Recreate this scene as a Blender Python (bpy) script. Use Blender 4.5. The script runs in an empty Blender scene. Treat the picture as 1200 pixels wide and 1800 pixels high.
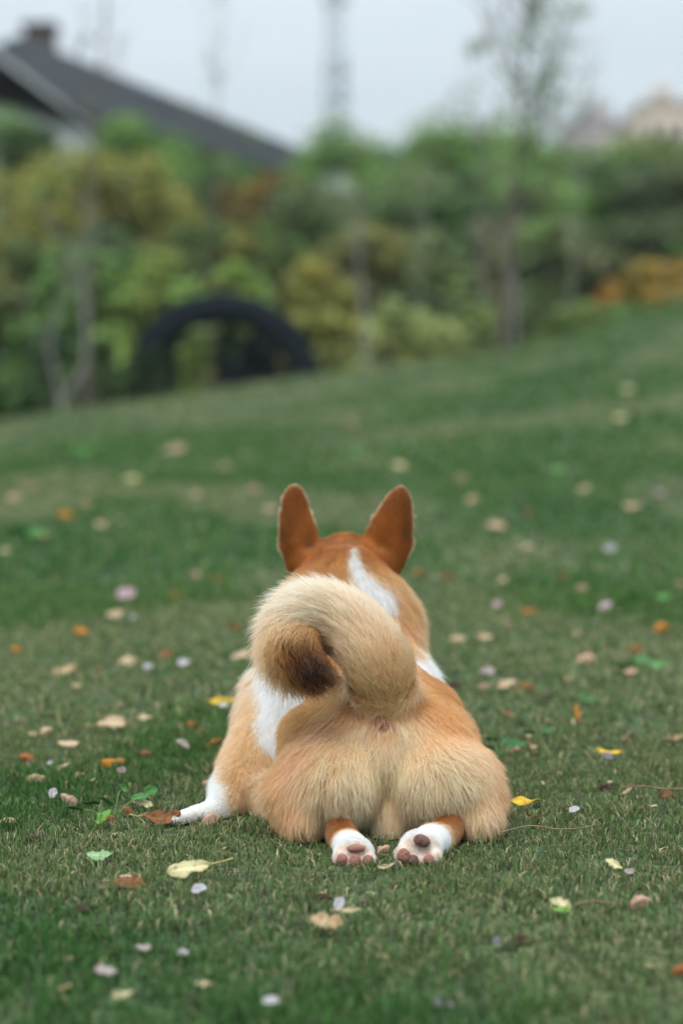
import bpy, math, random
import numpy as np
from mathutils import Vector
from mathutils.bvhtree import BVHTree
from mathutils.kdtree import KDTree

R = math.radians
rng = np.random.default_rng(7)
random.seed(7)
S = bpy.context.scene
COL = S.collection

# ------------------------------------------------------------------ camera
CAM_H, HORIZON, FPX = 0.53, 662.0, 4250.0
PITCH = math.atan((900 - HORIZON) / FPX)
cam_data = bpy.data.cameras.new("camera")
cam = bpy.data.objects.new("camera", cam_data)
COL.objects.link(cam)
cam.location = (0, 0, CAM_H)
cam.rotation_euler = (R(90) - PITCH, 0, 0)
cam_data.sensor_fit = 'VERTICAL'
cam_data.sensor_height = 36.0
cam_data.sensor_width = 24.0
cam_data.lens = 85.0
cam_data.clip_start = 0.05
cam_data.clip_end = 3000
cam_data.dof.use_dof = True
cam_data.dof.focus_distance = 2.76
cam_data.dof.aperture_fstop = 3.1
S.camera = cam

# ------------------------------------------------------------------ world
SUN_EL, SUN_AZ = 62.0, 200.0            # azimuth clockwise from +Y (north)
W = bpy.data.worlds.new("World")
S.world = W
W.use_nodes = True
nt = W.node_tree
nt.nodes.clear()
wo = nt.nodes.new("ShaderNodeOutputWorld")
bg = nt.nodes.new("ShaderNodeBackground")
sky = nt.nodes.new("ShaderNodeTexSky")
sky.sky_type = 'NISHITA'
sky.sun_disc = False
sky.sun_elevation = R(SUN_EL)
sky.sun_rotation = R(SUN_AZ)
sky.air_density = 1.0
sky.dust_density = 4.0
tc = nt.nodes.new("ShaderNodeTexCoord")
mp = nt.nodes.new("ShaderNodeMapping")
mp.inputs["Scale"].default_value = (1.0, 1.0, 5.0)
nz = nt.nodes.new("ShaderNodeTexNoise")
nz.inputs["Scale"].default_value = 2.2
nz.inputs["Detail"].default_value = 4
cr = nt.nodes.new("ShaderNodeValToRGB")   # the overcast cloud layer
cr.color_ramp.elements[0].position = 0.3
cr.color_ramp.elements[0].color = (5.1, 6.05, 6.7, 1)
cr.color_ramp.elements[1].position = 0.7
cr.color_ramp.elements[1].color = (6.8, 7.6, 8.1, 1)
mx = nt.nodes.new("ShaderNodeMix")
mx.data_type = 'RGBA'
mx.inputs[0].default_value = 0.86
nt.links.new(tc.outputs["Generated"], mp.inputs[0])
nt.links.new(mp.outputs[0], nz.inputs["Vector"])
nt.links.new(nz.outputs["Fac"], cr.inputs[0])
nt.links.new(sky.outputs[0], mx.inputs[6])
nt.links.new(cr.outputs[0], mx.inputs[7])
# an overcast sky is brighter overhead than at the horizon
sp = nt.nodes.new("ShaderNodeSeparateXYZ")
nt.links.new(tc.outputs["Generated"], sp.inputs[0])
mr = nt.nodes.new("ShaderNodeMapRange")
mr.inputs["From Min"].default_value = 0.12; mr.inputs["From Max"].default_value = 0.9
mr.inputs["To Min"].default_value = 1.0; mr.inputs["To Max"].default_value = 2.3
nt.links.new(sp.outputs[2], mr.inputs["Value"])
vm = nt.nodes.new("ShaderNodeVectorMath"); vm.operation = 'SCALE'
nt.links.new(mx.outputs[2], vm.inputs[0]); nt.links.new(mr.outputs[0], vm.inputs["Scale"])
nt.links.new(vm.outputs[0], bg.inputs[0])
bg.inputs[1].default_value = 0.10
nt.links.new(bg.outputs[0], wo.inputs[0])

sun_d = bpy.data.lights.new("sun", 'SUN')
sun_d.energy = 1.5
sun_d.angle = R(25)
sun_d.color = (1.0, 0.92, 0.80)
sun = bpy.data.objects.new("sun", sun_d)
COL.objects.link(sun)
az, el = R(SUN_AZ), R(SUN_EL)
sdir = Vector((math.sin(az) * math.cos(el), math.cos(az) * math.cos(el), math.sin(el)))
sun.rotation_euler = sdir.to_track_quat('Z', 'Y').to_euler()
sun.location = sdir * 30

vs = S.view_settings
S.display_settings.display_device = 'sRGB'
vs.view_transform = 'Standard'
vs.look = 'None'
vs.exposure = 0.28
vs.gamma = 1.0
vs.use_curve_mapping = False
S.render.engine = 'CYCLES'
S.cycles.use_denoising = True
S.cycles.max_bounces = 8
S.cycles.diffuse_bounces = 3
S.cycles.glossy_bounces = 3
S.cycles.transmission_bounces = 4
S.cycles.transparent_max_bounces = 8
S.cycles_curves.shape = 'RIBBONS'
S.cycles.sample_clamp_indirect = 6

# ------------------------------------------------------------------ helpers
def P(px, py, D):
    """World point seen at pixel (px,py) of the 1200x1800 photograph at distance y=D (used to size the real 3-D things)."""
    a, b = (px - 600) / FPX, (900 - py) / FPX
    d = np.array([a, math.cos(PITCH) + b * math.sin(PITCH), -math.sin(PITCH) + b * math.cos(PITCH)])
    return np.array([0, 0, CAM_H]) + d * (D / d[1])

def sstep(a, b, x):
    t = np.clip((np.asarray(x, float) - a) / (b - a), 0, 1)
    return t * t * (3 - 2 * t)

_NT = rng.random((64, 64, 64)).astype(np.float32)
def vnoise(p):
    """trilinear value noise, p (N,3) -> 0..1"""
    p = np.asarray(p, float)
    i = np.floor(p).astype(int)
    f = p - i
    f = f * f * (3 - 2 * f)
    out = 0
    for dx in (0, 1):
        for dy in (0, 1):
            for dz in (0, 1):
                w = (f[:, 0] if dx else 1 - f[:, 0]) * (f[:, 1] if dy else 1 - f[:, 1]) * (f[:, 2] if dz else 1 - f[:, 2])
                out = out + w * _NT[(i[:, 0] + dx) % 64, (i[:, 1] + dy) % 64, (i[:, 2] + dz) % 64]
    return out
def fnoise(p, o=3):
    a, s, t = 0, 1.0, 0
    for k in range(o):
        a = a + s * vnoise(np.asarray(p) * 2 ** k + 17.3 * k); t += s; s *= 0.5
    return a / t

def gz(x, y):
    """height of the ground"""
    x = np.asarray(x, float); y = np.asarray(y, float)
    yy = np.minimum(y, 18.0)
    rise = 0.0365 * np.where(yy > 3.4, (yy - 3.4) * sstep(2.5, 8, yy), 0)
    xc = 8 * np.tanh(x / 8)
    cross = 0.138 * xc * sstep(3.2, 15, y)
    z = rise + cross
    over = np.maximum(y - 18, 0)
    k = -0.17 + 0.19 * sstep(-1.0, 3.5, x * 18 / np.maximum(y, 18))
    soft = over * over / (over + 2.0)
    z = z + k * np.minimum(soft, 13)
    z = z + .27 * sstep(1.1, 2.9, x * 18 / np.maximum(y, 6)) * sstep(12.5, 18.5, y)
    z = z + 0.010 * (np.sin(x * 1.9 + 1) * np.sin(y * 1.3 + 2)) * sstep(3.3, 5, y) + 0.03 * np.sin(x * .7 + y * .45) * sstep(6, 10, y)
    return z

def G(px, py):
    """the ground point seen at a pixel"""
    a, b = (px - 600) / FPX, (900 - py) / FPX
    d = np.array([a, math.cos(PITCH) + b * math.sin(PITCH), -math.sin(PITCH) + b * math.cos(PITCH)])
    ts = np.linspace(1.2, 18.5, 6000)
    p = np.array([0, 0, CAM_H]) + ts[:, None] * d
    h = p[:, 2] - gz(p[:, 0], p[:, 1])
    i = np.argmax(h < 0) if (h < 0).any() else len(ts) - 1
    return p[i]

def mesh_np(name, verts, faces):
    """faces: list of integer arrays (n, k)"""
    me = bpy.data.meshes.new(name)
    verts = np.asarray(verts, np.float32).reshape(-1, 3)
    me.vertices.add(len(verts))
    me.vertices.foreach_set("co", verts.ravel())
    faces = [np.asarray(f, np.int32) for f in faces if len(f)]
    tot = np.concatenate([np.full(len(f), f.shape[1], np.int32) for f in faces])
    lp = np.concatenate([f.ravel() for f in faces])
    me.loops.add(len(lp))
    me.loops.foreach_set("vertex_index", lp)
    me.polygons.add(len(tot))
    me.polygons.foreach_set("loop_start", np.concatenate([[0], np.cumsum(tot)[:-1]]).astype(np.int32))
    me.polygons.foreach_set("loop_total", tot)
    me.update(calc_edges=True)
    return me

def set_col(me, cols, name="col"):
    a = me.attributes.new(name, 'FLOAT_COLOR', 'POINT')
    c = np.ones((len(cols), 4), np.float32)
    c[:, :3] = cols
    a.data.foreach_set("color", c.ravel())

def smooth(me):
    me.polygons.foreach_set("use_smooth", np.ones(len(me.polygons), bool))

def link(name, me, mat=None, parent=None):
    o = bpy.data.objects.new(name, me)
    COL.objects.link(o)
    if mat is not None:
        me.materials.append(mat)
    if parent is not None:
        o.parent = parent
    return o

def tag(o, label=None, cat=None, group=None, kind=None):
    for k, v in (("label", label), ("category", cat), ("group", group), ("kind", kind)):
        if v:
            o[k] = v
    return o

def empty(name, loc=(0, 0, 0)):
    o = bpy.data.objects.new(name, None)
    o.empty_display_size = 0.1
    COL.objects.link(o)
    o.location = loc
    return o

def mat_base(name):
    m = bpy.data.materials.new(name)
    m.use_nodes = True
    n = m.node_tree
    return m, n, n.nodes["Principled BSDF"], n.nodes["Material Output"]

def mat_plain(name, col, rough=0.7, noise=0.0, scale=5, col2=None, bump=0.0, spec=0.3):
    m, n, b, o = mat_base(name)
    b.inputs["Roughness"].default_value = rough
    b.inputs["Specular IOR Level"].default_value = spec
    b.inputs["Base Color"].default_value = (*col, 1)
    if noise or bump:
        t = n.nodes.new("ShaderNodeTexCoord")
        z = n.nodes.new("ShaderNodeTexNoise")
        z.inputs["Scale"].default_value = scale
        z.inputs["Detail"].default_value = 5
        n.links.new(t.outputs["Object"], z.inputs["Vector"])
        if noise:
            r = n.nodes.new("ShaderNodeValToRGB")
            r.color_ramp.elements[0].position = 0.5 - noise / 2
            r.color_ramp.elements[1].position = 0.5 + noise / 2
            r.color_ramp.elements[0].color = (*col, 1)
            r.color_ramp.elements[1].color = (*(col2 or col), 1)
            n.links.new(z.outputs["Fac"], r.inputs[0])
            n.links.new(r.outputs[0], b.inputs["Base Color"])
        if bump:
            bp = n.nodes.new("ShaderNodeBump")
            bp.inputs["Strength"].default_value = bump
            bp.inputs["Distance"].default_value = 0.002
            n.links.new(z.outputs["Fac"], bp.inputs["Height"])
            n.links.new(bp.outputs[0], b.inputs["Normal"])
    return m

def mat_attr(name, rough=0.6, trans=0.0, spec=0.3, bump=0.0, bscale=60):
    """base colour from the mesh's own colour attribute; trans: thin-leaf translucency"""
    m, n, b, o = mat_base(name)
    a = n.nodes.new("ShaderNodeAttribute")
    a.attribute_name = "col"
    n.links.new(a.outputs["Color"], b.inputs["Base Color"])
    b.inputs["Roughness"].default_value = rough
    b.inputs["Specular IOR Level"].default_value = spec
    if trans:
        t = n.nodes.new("ShaderNodeBsdfTranslucent")
        mixn = n.nodes.new("ShaderNodeMixShader")
        mixn.inputs[0].default_value = trans
        n.links.new(a.outputs["Color"], t.inputs[0])
        n.links.new(b.outputs[0], mixn.inputs[1])
        n.links.new(t.outputs[0], mixn.inputs[2])
        n.links.new(mixn.outputs[0], o.inputs[0])
    if bump:
        z = n.nodes.new("ShaderNodeTexNoise")
        z.inputs["Scale"].default_value = bscale
        bp = n.nodes.new("ShaderNodeBump")
        bp.inputs["Strength"].default_value = bump
        bp.inputs["Distance"].default_value = 0.001
        n.links.new(z.outputs["Fac"], bp.inputs["Height"])
        n.links.new(bp.outputs[0], b.inputs["Normal"])
    return m

# primitive meshes as (verts, quads, tris)
class MB:
    def __init__(s):
        s.v = []; s.q = []; s.t = []; s.n = 0
    def add(s, v, q=None, t=None):
        v = np.asarray(v, float)
        if q is not None and len(q): s.q.append(np.asarray(q) + s.n)
        if t is not None and len(t): s.t.append(np.asarray(t) + s.n)
        s.v.append(v); s.n += len(v)
    def grid_rings(s, rings, cap=True):
        """rings: (m, k, 3) closed rings lofted"""
        rings = np.asarray(rings, float)
        m, k, _ = rings.shape
        q = []
        for i in range(m - 1):
            for j in range(k):
                a, b = i * k + j, i * k + (j + 1) % k
                q.append((a, b, b + k, a + k))
        v = rings.reshape(-1, 3)
        t = []
        if cap:
            c0, c1 = rings[0].mean(0), rings[-1].mean(0)
            v = np.vstack([v, c0, c1])
            for j in range(k):
                t.append((m * k, (j + 1) % k, j))
                t.append((m * k + 1, (m - 1) * k + j, (m - 1) * k + (j + 1) % k))
        s.add(v, q, t)
    def ell(s, c, r, rot=None, m=14, k=20):
        th = np.linspace(0, math.pi, m + 2)[1:-1]
        ph = np.linspace(0, 2 * math.pi, k, endpoint=False)
        rings = np.stack([np.stack([np.sin(t) * np.cos(ph), np.sin(t) * np.sin(ph), np.full(k, -math.cos(t))], 1) for t in th])
        rings = rings * np.asarray(r)
        if rot is not None:
            rings = rings @ np.asarray(rot).T
        s.grid_rings(rings + np.asarray(c))
    def tube(s, pts, rad, k=14, round_ends=True, flat=None):
        """smooth tube through pts with radius rad"""
        pts = np.asarray(pts, float); rad = np.asarray(rad, float)
        n = len(pts)
        tt = np.linspace(0, n - 1, (n - 1) * 5 + 1) if n > 2 else np.linspace(0, 1, 4)
        def cat(a, t):
            i = min(int(t), n - 2); f = t - i
            p0, p1, p2, p3 = a[max(i - 1, 0)], a[i], a[i + 1], a[min(i + 2, n - 1)]
            return .5 * ((2 * p1) + (-p0 + p2) * f + (2 * p0 - 5 * p1 + 4 * p2 - p3) * f * f + (-p0 + 3 * p1 - 3 * p2 + p3) * f ** 3)
        c = np.array([cat(pts, t) for t in tt]); r = np.interp(tt, range(n), rad)
        tg = np.gradient(c, axis=0); tg /= np.linalg.norm(tg, axis=1)[:, None] + 1e-9
        if round_ends:
            c = np.vstack([c[0] - tg[0] * r[0] * .9, c[0] - tg[0] * r[0] * .6, c, c[-1] + tg[-1] * r[-1] * .6, c[-1] + tg[-1] * r[-1] * .9])
            r = np.concatenate([[r[0] * .35, r[0] * .8], r, [r[-1] * .8, r[-1] * .35]])
            tg = np.vstack([tg[0], tg[0], tg, tg[-1], tg[-1]])
        u = np.cross(tg[0], [0.31, 0.2, 0.93]); u /= np.linalg.norm(u)
        rings = []
        ph = np.linspace(0, 2 * math.pi, k, endpoint=False)
        for i in range(len(c)):
            u = u - tg[i] * (u @ tg[i]); u /= np.linalg.norm(u) + 1e-9
            w = np.cross(tg[i], u)
            rings.append(c[i] + r[i] * (np.cos(ph)[:, None] * u + np.sin(ph)[:, None] * w))
        s.grid_rings(rings)
        return c, r
    def box(s, lo, hi, f=None):
        x0, y0, z0 = lo; x1, y1, z1 = hi
        v = np.array([(x0, y0, z0), (x1, y0, z0), (x1, y1, z0), (x0, y1, z0), (x0, y0, z1), (x1, y0, z1), (x1, y1, z1), (x0, y1, z1)], float)
        if f is not None: v = np.array([f(p) for p in v])
        s.add(v, [(0, 3, 2, 1), (4, 5, 6, 7), (0, 1, 5, 4), (1, 2, 6, 5), (2, 3, 7, 6), (3, 0, 4, 7)])
    def prism(s, poly, y0, y1):
        """poly: (x,z) points extruded along y"""
        n = len(poly)
        v = [(x, y0, z) for x, z in poly] + [(x, y1, z) for x, z in poly]
        q = [(j, (j + 1) % n, (j + 1) % n + n, j + n) for j in range(n)]
        base = s.n
        s.add(v, q)
        c = np.mean(poly, axis=0)
        s.add([(c[0], y0, c[1])] + v[:n], None, [(0, (j + 1) % n + 1, j + 1) for j in range(n)])
        s.add([(c[0], y1, c[1])] + v[n:], None, [(0, j + 1, (j + 1) % n + 1) for j in range(n)])
    def mesh(s, name):
        return mesh_np(name, np.vstack(s.v), [np.vstack(a) for a in (s.q, s.t) if len(a)])
# ================================================================== GROUND
xs = np.concatenate([-np.geomspace(300, 6, 34), np.linspace(-5.8, 5.8, 117), np.geomspace(6, 300, 34)])
ys = np.concatenate([-np.geomspace(60, 1, 10), np.linspace(-.9, 22, 230), np.geomspace(22.3, 440, 60)])
X, Y = np.meshgrid(xs, ys)
Z = gz(X, Y)
nX, nY = len(xs), len(ys)
V = np.stack([X, Y, Z], -1).reshape(-1, 3)
ii, jj = np.meshgrid(np.arange(nX - 1), np.arange(nY - 1))
a_ = (jj * nX + ii).ravel()
gme = mesh_np("lawn", V, [np.stack([a_, a_ + 1, a_ + 1 + nX, a_ + nX], 1)])
smooth(gme)
gm, gn, gb, go_ = mat_base("lawn_soil")
tcn = gn.nodes.new("ShaderNodeTexCoord")
z1 = gn.nodes.new("ShaderNodeTexNoise"); z1.inputs["Scale"].default_value = 1.3; z1.inputs["Detail"].default_value = 6
z2 = gn.nodes.new("ShaderNodeTexNoise"); z2.inputs["Scale"].default_value = 55; z2.inputs["Detail"].default_value = 6
gn.links.new(tcn.outputs["Object"], z1.inputs["Vector"]); gn.links.new(tcn.outputs["Object"], z2.inputs["Vector"])
r1_ = gn.nodes.new("ShaderNodeValToRGB")
r1_.color_ramp.elements[0].position = .38; r1_.color_ramp.elements[0].color = (.038, .095, .025, 1)
r1_.color_ramp.elements[1].position = .66; r1_.color_ramp.elements[1].color = (.110, .150, .052, 1)
r2_ = gn.nodes.new("ShaderNodeValToRGB")
r2_.color_ramp.elements[0].position = .35; r2_.color_ramp.elements[0].color = (.30, .30, .30, 1)
r2_.color_ramp.elements[1].position = .65; r2_.color_ramp.elements[1].color = (1.2, 1.2, 1.2, 1)
ml = gn.nodes.new("ShaderNodeMix"); ml.data_type = 'RGBA'; ml.blend_type = 'MULTIPLY'; ml.inputs[0].default_value = 1
gn.links.new(z1.outputs["Fac"], r1_.inputs[0]); gn.links.new(z2.outputs["Fac"], r2_.inputs[0])
gn.links.new(r1_.outputs[0], ml.inputs[6]); gn.links.new(r2_.outputs[0], ml.inputs[7])
gn.links.new(ml.outputs[2], gb.inputs["Base Color"])
gb.inputs["Roughness"].default_value = .95
bpn = gn.nodes.new("ShaderNodeBump"); bpn.inputs["Strength"].default_value = .8; bpn.inputs["Distance"].default_value = .02
gn.links.new(z2.outputs["Fac"], bpn.inputs["Height"]); gn.links.new(bpn.outputs[0], gb.inputs["Normal"])
tag(link("ground", gme, gm), "sloping lawn ground rising to the right", kind="structure")
# ================================================================== TREES, SHRUBS AND BUILDINGS BEYOND THE LAWN
BARK_M = mat_plain("bark", (.17, .14, .115), .9, .5, 12, (.09, .075, .065), .4)
PALEBARK_M = mat_plain("pale_bark", (.30, .285, .26), .9, .5, 12, (.18, .17, .155), .4)
CROWN_M = mat_attr("tree_foliage", .6, .35, .25)
def leaf_cloud(name, clumps, n, size, tones, seed, droop=0):
    """clumps: (c, r) list; n leaves of size; tones: list of colours per clump choice"""
    r_ = np.random.default_rng(seed); n = int(n * 1.9)
    cc = np.array([c for c, r in clumps]); rr = np.array([r for c, r in clumps], float)
    vol = rr.mean(1) ** 2; k = r_.choice(len(cc), n, p=vol / vol.sum())
    d = r_.normal(size=(n, 3)); d /= np.linalg.norm(d, axis=1)[:, None]
    rad = r_.random(n) ** .45
    p = cc[k] + d * rr[k] * rad[:, None]
    p[:, 2] -= droop * rad * rr[k][:, 2]
    nn = d * .6 + r_.normal(size=(n, 3)) * .5 + np.array([0, 0, .9]); nn /= np.linalg.norm(nn, axis=1)[:, None]
    t = np.cross(nn, r_.normal(size=(n, 3))); t /= np.linalg.norm(t, axis=1)[:, None]
    b = np.cross(nn, t)
    s_ = size * r_.uniform(.6, 1.3, n)[:, None]
    v = np.stack([p - t * s_, p - b * s_ * .45 + nn * s_ * .12, p + t * s_, p + b * s_ * .45 + nn * s_ * .12], 1)
    base = np.arange(n)[:, None] * 4
    me = mesh_np(name, v.reshape(-1, 3), [base + np.arange(4)])
    tones = np.array(tones)
    ct = tones[r_.integers(0, len(tones), len(cc))]
    cm = tones.mean(0); c = (ct[k] * .45 + cm * .25 + tones[r_.integers(0, len(tones), n)] * .30)
    c = (c * .95 + c.mean(1)[:, None] * .05) * r_.uniform(.6, 1.4, n)[:, None]
    set_col(me, np.repeat(c, 4, 0))
    return me

def crown_clumps(w, d, z0, z1, n, r_, cr):
    out = []
    for i in range(n):
        a = r_.uniform(0, 2 * math.pi); u = r_.random() ** .5
        zz = r_.random()
        prof = math.sin(math.pi * min(max(zz * .80 + .14, 0), 1)) ** .6
        c = (math.cos(a) * u * w / 2 * prof, math.sin(a) * u * d / 2 * prof, z0 + (z1 - z0) * zz)
        k = cr * r_.uniform(.6, 1.3)
        out.append((c, (k, k, k * .8)))
    return out

def tree(kind, px, D, top_py, w, tones, label, cat="tree", group="trees beyond the lawn", n=3600, trunk=.09, low=.25, leaf=.11, pal_bark=False, droop=0, seed=None, ncl=46):
    x = P(px, 600, D)[0]; zb = float(gz(x, D))
    top = P(px, top_py, D)[2]
    h = top - zb
    root = empty(kind, (x, D, zb))
    tag(root, label, cat, group)
    sd = seed if seed is not None else abs(int(px * 7 + D * 13))
    r_ = np.random.default_rng(sd)
    q = MB()
    bx, by = r_.uniform(-.3, .3, 2)
    fork = h * max(low, .12)
    q.tube([(0, 0, -.15), (bx * .3, by * .3, fork * .6), (bx * .6, by * .6, h * .5), (bx, by, h * .86)], [trunk * 1.3, trunk, trunk * .7, trunk * .25], 10)
    for j in range(7):
        a = r_.uniform(0, 2 * math.pi); z = h * r_.uniform(max(low, .15), .7); ln = w * .36 * r_.uniform(.6, 1.1)
        s0 = (bx * z / h, by * z / h, z)
        q.tube([s0, (s0[0] + math.cos(a) * ln * .5, s0[1] + math.sin(a) * ln * .5, z + ln * .35), (s0[0] + math.cos(a) * ln, s0[1] + math.sin(a) * ln, z + ln * .6)], [trunk * .42, trunk * .28, trunk * .1], 6)
    me = q.mesh("trunk"); smooth(me)
    link("trunk", me, PALEBARK_M if pal_bark else BARK_M, root)
    cl = crown_clumps(w, w * .9, h * low, h * .93, ncl, r_, w * .19)
    link("crown", leaf_cloud("crown", cl, n, leaf, tones, sd, droop), CROWN_M, root)
    return root

def shrub(kind, px, D, top_py, w, tones, label, cat="shrub", group="shrubs along the far edge of the lawn", n=2600, leaf=.075, seed=None, asp=1.0, depth=None, base_z=None):
    x = P(px, 600, D)[0]; zb = float(gz(x, D)) if base_z is None else base_z
    h = P(px, top_py, D)[2] - zb
    root = empty(kind, (x, D, zb)); tag(root, label, cat, group)
    sd = seed if seed is not None else abs(int(px * 3 + D * 5))
    r_ = np.random.default_rng(sd)
    q = MB()
    for j in range(6):
        a = r_.uniform(0, 2 * math.pi); ln = w * .3
        q.tube([(0, 0, -.1), (math.cos(a) * ln * .5, math.sin(a) * ln * .5, h * .4), (math.cos(a) * ln, math.sin(a) * ln, h * .75)], [.035, .022, .008], 6)
    me = q.mesh("stem"); smooth(me); link("stem", me, BARK_M, root)
    cl = []
    for i in range(26):
        a = r_.uniform(0, 2 * math.pi); u = r_.random() ** .5; zz = r_.random() ** .8
        pr = math.sqrt(max(.05, 1 - zz ** 2 * .8))
        cl.append(((math.cos(a) * u * w * .42 * pr, math.sin(a) * u * (depth or w) * .42 * pr, h * (.08 + .80 * zz)), (w * .14, w * .14, h * .13 + .03)))
    link("crown", leaf_cloud("crown", cl, n, leaf, tones, sd), CROWN_M, root)
    return root

G_DK = [(0.057, 0.11, 0.04), (0.086, 0.153, 0.052), (0.044, 0.087, 0.037)]
G_MD = [(0.134, 0.258, 0.065), (0.2, 0.335, 0.078), (0.094, 0.193, 0.058)]
G_BR = [(0.226, 0.42, 0.083), (0.321, 0.516, 0.105), (0.161, 0.296, 0.072)]
G_GY = [(0.208, 0.222, 0.109), (0.276, 0.276, 0.136), (0.152, 0.18, 0.091)]
Y_OL = [(0.271, 0.282, 0.067), (0.382, 0.358, 0.077), (0.159, 0.209, 0.067)]
Y_GD = [(0.414, 0.37, 0.061), (0.317, 0.309, 0.061), (0.232, 0.264, 0.069)]
O_RD = [(0.249, 0.127, 0.031), (0.299, 0.18, 0.036), (0.15, 0.116, 0.031)]
Y_GN = [(0.385, 0.457, 0.158), (0.486, 0.53, 0.203), (0.283, 0.354, 0.126)]

T = tree
# far row (D 48-60): the skyline of crowns
T("broadleaf_tree", -40, 52, 150, 4.0, G_MD, "dark green tree at the far left edge under the white gable", n=4200)
T("broadleaf_tree", 60, 50, 182, 2.4, G_MD + G_DK, "rounded green tree in front of the white gable", n=4000)
T("broadleaf_tree", 225, 50, 126, 3.0, G_BR + G_MD, "bright green crown in front of the dark roof, left", n=3600)
T("broadleaf_tree", 330, 53, 205, 3.2, G_MD, "mid green tree below the middle of the dark roof slope", n=3400)
T("broadleaf_tree", 430, 54, 238, 3.0, G_DK + G_MD, "dull green tree below the lower end of the dark roof", n=3400)
T("broadleaf_tree", 600, 50, 193, 3.4, G_BR + G_MD, "fresh green tree right where the dark roof ends", n=4200)
T("broadleaf_tree", 690, 55, 233, 3.2, G_MD, "green tree under the foot of the lattice mast", n=3600)
T("broadleaf_tree", 775, 52, 176, 3.4, G_BR + G_MD, "highest fresh green crown between mast and bare tree", n=4200)
T("broadleaf_tree", 865, 55, 208, 3.2, G_BR, "bright green tree left of the bare young tree", n=3600)
T("broadleaf_tree", 960, 53, 246, 3.2, G_BR + G_MD, "green tree just right of the bare young tree", n=3600)
T("broadleaf_tree", 1060, 56, 242, 3.4, G_MD, "green tree below the distant flats", n=3600)
T("broadleaf_tree", 1150, 52, 232, 3.4, Y_OL + G_MD, "olive green tree under the beige block on the right", n=3600)
T("broadleaf_tree", 1250, 52, 234, 3.4, G_MD, "green tree at the far right edge of the wood", n=3600)
# middle row (D 38-46)
T("autumn_tree", -20, 42, 245, 3.4, Y_OL + Y_GD, "yellowing tree at the left edge in the middle row", n=3200, low=.12)
T("autumn_tree", 120, 41, 240, 2.8, Y_OL + Y_GD, "olive yellow autumn tree left of the dark thin trunk", n=3200, low=.12)
T("autumn_tree", 245, 42, 238, 2.8, Y_GD + Y_OL, "golden yellow autumn tree right of the dark thin trunk", n=3200, low=.12)
T("broadleaf_tree", 340, 43, 285, 2.6, Y_OL + G_DK, "dark olive tree between golden and russet autumn trees", n=3200, low=.12)
T("autumn_tree", 420, 44, 270, 1.9, Y_OL + O_RD, "brownish olive tree left of the russet crown", n=2400, low=.12)
T("autumn_tree", 495, 44, 262, 1.7, O_RD, "small russet orange tree under the end of the dark roof", n=2200, low=.2)
T("broadleaf_tree", 600, 43, 285, 3.2, G_GY + G_MD, "grey green tree in the centre of the wood", n=3200, low=.12)
T("broadleaf_tree", 720, 44, 290, 2.8, G_GY + G_MD, "muted green tree above the yellow green bush", n=3200, low=.12)
T("broadleaf_tree", 830, 43, 285, 2.6, G_MD + G_DK, "deep green tree left behind the bare tree trunk", n=3200, low=.12)
T("broadleaf_tree", 960, 43, 290, 2.8, G_MD + G_BR, "deep green tree right behind the bare tree trunk", n=3200, low=.12)
T("broadleaf_tree", 1080, 43, 285, 2.8, G_MD + G_DK, "shaded green tree above the orange bushes", n=3200, low=.12)
T("broadleaf_tree", 1200, 42, 280, 2.8, G_DK + G_GY, "shaded grey green tree at the right edge", n=3200, low=.12)
# near row (D 28-36)
T("broadleaf_tree", 20, 34, 390, 2.4, Y_OL + G_DK, "dark olive tree low at the left edge", n=3200, low=.08)
T("broadleaf_tree", 130, 33, 420, 1.7, G_MD, "green young tree between the pale trunks at the left", n=2600, low=.08)
T("broadleaf_tree", 270, 33, 425, 1.8, G_BR + Y_OL, "yellow green young tree above left of the dark arch", n=2800, low=.08)
T("broadleaf_tree", 190, 36, 365, 2.0, G_DK + G_MD, "dark green tree behind the green young trees at the left", n=2600, low=.08)
T("broadleaf_tree", 370, 36, 360, 2.1, G_DK + G_MD, "dark evergreen tree above the dark arch", n=3200, low=.08)
T("autumn_tree", 425, 33, 425, 1.2, Y_GD + G_BR, "small yellow green tree directly above the dark arch", n=1800, low=.2)
T("willow_tree", 560, 34, 385, 1.35, Y_GD, "golden drooping tree right above the dark arch", n=3000, low=.15, droop=.5)
T("autumn_tree", 548, 31, 530, .9, Y_GD + Y_OL, "small golden shrub tree hugging the right side of the dark arch", n=1600, low=.05)
T("broadleaf_tree", 660, 36, 385, 1.9, G_GY + Y_OL, "sparse grey green tree behind the pale central trunk", n=2400, low=.08)
T("broadleaf_tree", 780, 35, 395, 1.8, G_GY + G_MD, "soft green tree above right of the yellow green bush", n=2600, low=.08)
T("broadleaf_tree", 870, 36, 380, 1.7, G_GY, "greyish tree just behind the bare tree trunk", n=2200, low=.08)
T("broadleaf_tree", 980, 35, 390, 1.9, G_MD + G_GY, "mid green young tree right of the bare tree trunk", n=2600, low=.08)
T("broadleaf_tree", 1090, 34, 400, 1.9, G_DK + G_GY, "dim green young tree left of the orange bush", n=2800, low=.08)
T("broadleaf_tree", 1200, 34, 385, 2.0, G_DK + G_GY, "dim green tree at the right edge behind the orange bush", n=2800, low=.08)
SH = shrub
SH("round_bush", 720, 25, 530, 1.35, Y_GN, "large rounded yellow green bush on the crest, centre right", n=4200)
SH("round_bush", 640, 26, 560, .6, Y_GN + Y_OL, "smaller yellow green bush left of the large rounded one", n=1600)
SH("round_bush", 20, 23, 660, .9, G_MD + G_DK, "low green bush at the left edge of the lawn", n=2600)
SH("round_bush", 80, 29, 560, 1.4, G_DK, "dark shaded bush low behind the lawn at the left", n=3000)
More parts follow.
